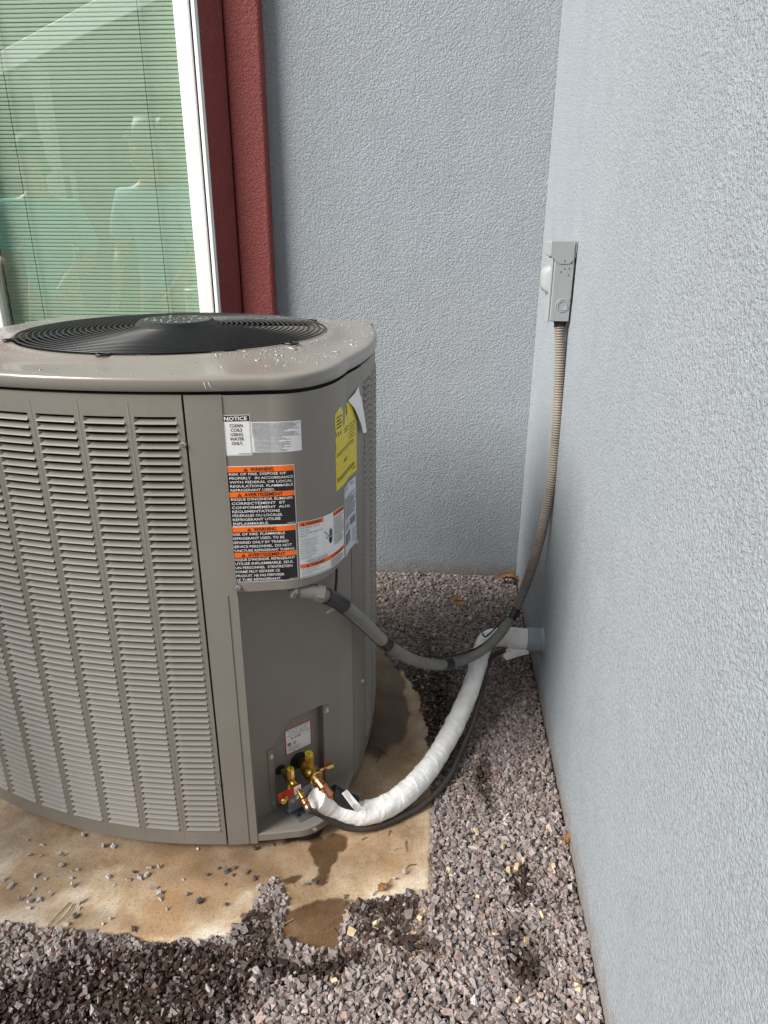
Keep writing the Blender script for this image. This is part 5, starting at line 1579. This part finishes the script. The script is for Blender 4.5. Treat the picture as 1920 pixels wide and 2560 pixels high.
# rain drops on the lid
dr_ = MB()
r9 = np.random.default_rng(77)
cap_v, cap_f = [], []
for i, (rr_, zz_) in enumerate(((1.0, 0.0), (0.92, 0.32), (0.68, 0.62), (0.35, 0.80))):
    for k in range(9):
        cap_v.append((rr_ * math.cos(2 * PI * k / 9), rr_ * math.sin(2 * PI * k / 9), zz_))
cap_v.append((0, 0, 0.86))
cap_v = np.array(cap_v)
cap_f = [(i * 9 + k, i * 9 + (k + 1) % 9, (i + 1) * 9 + (k + 1) % 9, (i + 1) * 9 + k) for i in range(3) for k in range(9)] + [(27 + k, 27 + (k + 1) % 9, 36) for k in range(9)]
def lid_z(t):
    return 1.0846 + 0.0165 * (0.45 * t + 0.55 * float(smooth(0.55, 1.0, t)))
cnt = 0
while cnt < 1150:
    i = int(r9.integers(0, len(CLOSED)))
    t = float(r9.random())
    p = base[i] * (1 - t) + circ[i] * t
    x, y = l2w(*p)
    # wetter at the back and at the right, dry towards the near rim
    dens = 0.30 + 0.9 * float(smooth(1.45, 1.95, y)) + 0.55 * float(smooth(-0.36, -0.24, x)) * float(smooth(1.27, 1.40, y)) + 0.25 * float(smooth(0.5, 0.9, t))
    if y < 1.30:
        dens *= 0.40
    if r9.random() > dens * (0.45 + 0.6 * float(fbm(x * 14, y * 14, 0, 2, 13))):
        continue
    s_ = float(np.clip(r9.lognormal(math.log(0.00145), 0.45), 0.0007, 0.0050))
    st_ = r9.uniform(0.8, 1.6)
    a = r9.uniform(0, PI)
    vv = cap_v * np.array([s_ * st_, s_, s_ * 0.62])
    rot = np.array([[math.cos(a), -math.sin(a), 0], [math.sin(a), math.cos(a), 0], [0, 0, 1]])
    dr_.add(vv @ rot.T + np.array([x, y, lid_z(t) - 0.0002]), cap_f)
    cnt += 1
for k in range(46):
    a, rr_ = r9.uniform(0, 2 * PI), 0.074 * math.sqrt(r9.random())
    s_ = r9.uniform(0.0010, 0.0030)
    dr_.add(cap_v * np.array([s_ * 1.4, s_, s_ * 0.5]) + np.array([fg_c[0] + rr_ * math.cos(a), fg_c[1] + rr_ * math.sin(a), fz(0.09) - 0.003 + 0.0139]), cap_f)
o = part('rain_drops', dr_, M_WATER, smooth=True); tag(o, 'rain drops beaded on the lid of the unit, coloured pale for sky glint', kind='stuff')

# ================================================================== BEHIND THE CAMERA, seen mirrored in the window
cv_ = thing('walkway_cover', (-4.02, -2.77, 0.0), 'white painted beam on a post reaching from the stucco wall over the yard', 'pergola')
bm = np.array([(-5.10, -3.79, 2.95), (0.265, 1.20, 2.95)])
bdir = bm[-1] - bm[0]; blen = np.linalg.norm(bdir); bdir /= blen
part('beam', MB().box((bm[0] + bm[-1]) / 2, (blen / 2, 0.045, 0.10), [bdir, np.array([-bdir[1], bdir[0], 0]), Z3]), M_FRAME, cv_, bev=0.006)
part('post', MB().span((-4.09, -2.83, -0.02), (-3.96, -2.70, 2.845)), M_FRAME, cv_, bev=0.006)

nh = thing('sky_blocking_house', (-4.0, -8.5, 0.0), 'low tan house with a brown hipped roof across the yard, added to block low sky light', 'house')  # assumed house fills the dark mirrored background, added to block low sky light
M_TAN = simple('tan_render', (0.20, 0.17, 0.13), 0.9, var=0.15, vscale=3, bmp=0.3, bscale=60)
M_ROOF = simple('brown_roof', (0.07, 0.055, 0.045), 0.9, var=0.3, vscale=12)
part('wall', MB().span((-16, -11.5, -0.04), (7, -7.5, 3.3)), M_TAN, nh)
part('roof', MB().add([(-16.6, -6.8, 3.2), (7.6, -6.8, 3.2), (7.6, -12.2, 3.2), (-16.6, -12.2, 3.2), (-14.0, -9.5, 5.2), (5.0, -9.5, 5.2)], [(0, 1, 5, 4), (1, 2, 5), (2, 3, 4, 5), (3, 0, 4), (3, 2, 1, 0)]), M_ROOF, nh)
for x in (-12.0, -7.5, -1.0, 3.5):
    w_ = part('window', MB().span((x, -7.53, 0.95), (x + 1.4, -7.44, 2.2)), M_FRAME, nh)
    part('pane', MB().span((x + 0.08, -7.435, 1.03), (x + 1.32, -7.43, 2.12)), M_GASKET, w_)
part('door', MB().span((-4.6, -7.53, -0.02), (-3.7, -7.45, 2.1)), M_ROOF, nh)

def figure(loc, face, hgt, shirt, hair, label, lean=0.0, arm=0.0):
    pr = thing('person', loc, label, 'person')
    k = hgt / 1.75
    ca, sa = math.cos(face), math.sin(face)
    def W(x, y, z):       # x to the person's left, y forward, z up
        y = y + lean * max(0, z - 0.95)
        return (loc[0] + k * (x * ca - y * sa), loc[1] + k * (x * sa + y * ca), loc[2] + k * z)
    def skin_mesh(name, V, E, root, mat, sub=2):
        me = bpy.data.meshes.new(name)
        me.from_pydata([W(*v[:3]) for v in V], E, [])
        me.materials.append(mat)
        o = link(name, me, pr)
        md = o.modifiers.new('skin', 'SKIN'); md.use_smooth_shade = True
        sl_ = me.skin_vertices[0].data
        for i, v in enumerate(V):
            sl_[i].radius = (v[3] * k, (v[4] if len(v) > 4 else v[3]) * k)
        sl_[root].use_root = True
        o.modifiers.new('smooth', 'SUBSURF').levels = sub
        o.modifiers['smooth'].render_levels = sub
        return o
    hand = 0.10 + arm
    V = [(0, 0, 0.95, .12, .10), (0, 0, 1.12, .12, .095), (0, 0.0, 1.30, .14, .10), (0, -.01, 1.43, .09, .07), (0, 0.0, 1.50, .050), (0, .02, 1.56, .062, .07), (0, .015, 1.64, .076, .092), (0, .0, 1.70, .068, .08), (0, .112, 1.61, .014)]
    E = [(0, 1), (1, 2), (2, 3), (3, 4), (4, 5), (5, 6), (6, 7), (6, 8)]
    for sx in (-1, 1):
        b = len(V)
        V += [(sx * .17, -.01, 1.41, .055), (sx * .22, 0.0, 1.27, .046), (sx * .235, .02, 1.13, .040), (sx * .20, .06 + hand, 1.02 + arm * .6, .033), (sx * .17, .10 + hand * 1.3, .95 + arm * .9, .024), (sx * .16, .13 + hand * 1.4, .90 + arm * .9, .030, .016)]
        E += [(3, b)] + [(b + i, b + i + 1) for i in range(5)]
        for q in range(4):          # fingers
            c = len(V)
            V += [(sx * (.135 + .016 * q), .16 + hand * 1.4, .85 + arm * .9, .0085), (sx * (.135 + .016 * q), .17 + hand * 1.4, .82 + arm * .9, .0075)]
            E += [(b + 5, c), (c, c + 1)]
        c = len(V)
        V += [(sx * .12, .155 + hand * 1.4, .89 + arm * .9, .009)]
        E += [(b + 5, c)]
        b = len(V)
        V += [(sx * .095, 0, .86, .085), (sx * .10, .01, .50, .055), (sx * .10, -.01, .28, .050), (sx * .10, -.01, .08, .036), (sx * .105, .06, .035, .036, .03), (sx * .11, .15, .028, .034, .024)]
        E += [(0, b)] + [(b + i, b + i + 1) for i in range(5)]
    skin_mesh('body', V, E, 0, M_SKIN)
    V = [(0, 0, 0.90, .150, .120), (0, 0, 1.10, .148, .118), (0, 0, 1.28, .165, .122), (0, -.01, 1.41, .12, .09), (0, -.005, 1.46, .068)]
    E = [(0, 1), (1, 2), (2, 3), (3, 4)]
    for sx in (-1, 1):
        b = len(V)
        V += [(sx * .17, -.01, 1.41, .072), (sx * .225, 0.0, 1.26, .066), (sx * .236, .01, 1.17, .068)]
        E += [(3, b), (b, b + 1), (b + 1, b + 2)]
    skin_mesh('shirt', V, E, 1, shirt)
    V = [(0, 0, 0.96, .140, .115), (0, 0, .86, .13, .115)]
    E = [(0, 1)]
    for sx in (-1, 1):
        b = len(V)
        V += [(sx * .10, 0, .76, .095), (sx * .10, .01, .50, .074), (sx * .10, -.005, .28, .068), (sx * .10, -.005, .09, .064)]
        E += [(1, b), (b, b + 1), (b + 1, b + 2), (b + 2, b + 3)]
    skin_mesh('trousers', V, E, 0, M_TROUSER)
    V = [(0, -.045, 1.60, .062), (0, -.035, 1.68, .080, .085), (0, .0, 1.73, .066, .080), (0, .05, 1.725, .05)]
    skin_mesh('hair', V, [(0, 1), (1, 2), (2, 3)], 1, hair)
    return pr
figure((-1.66, 0.66, 0.0), 0.15, 1.84, M_SKYBLUE, M_HAIRG, 'grey-haired person in a light blue shirt on the gravel, mirrored in the window', 0.10, 0.0)
figure((-2.33, 0.72, 0.0), -0.25, 1.76, M_TEAL, M_HAIR, 'dark-haired person in a teal shirt on the gravel, mirrored in the window', 0.12, 0.12)
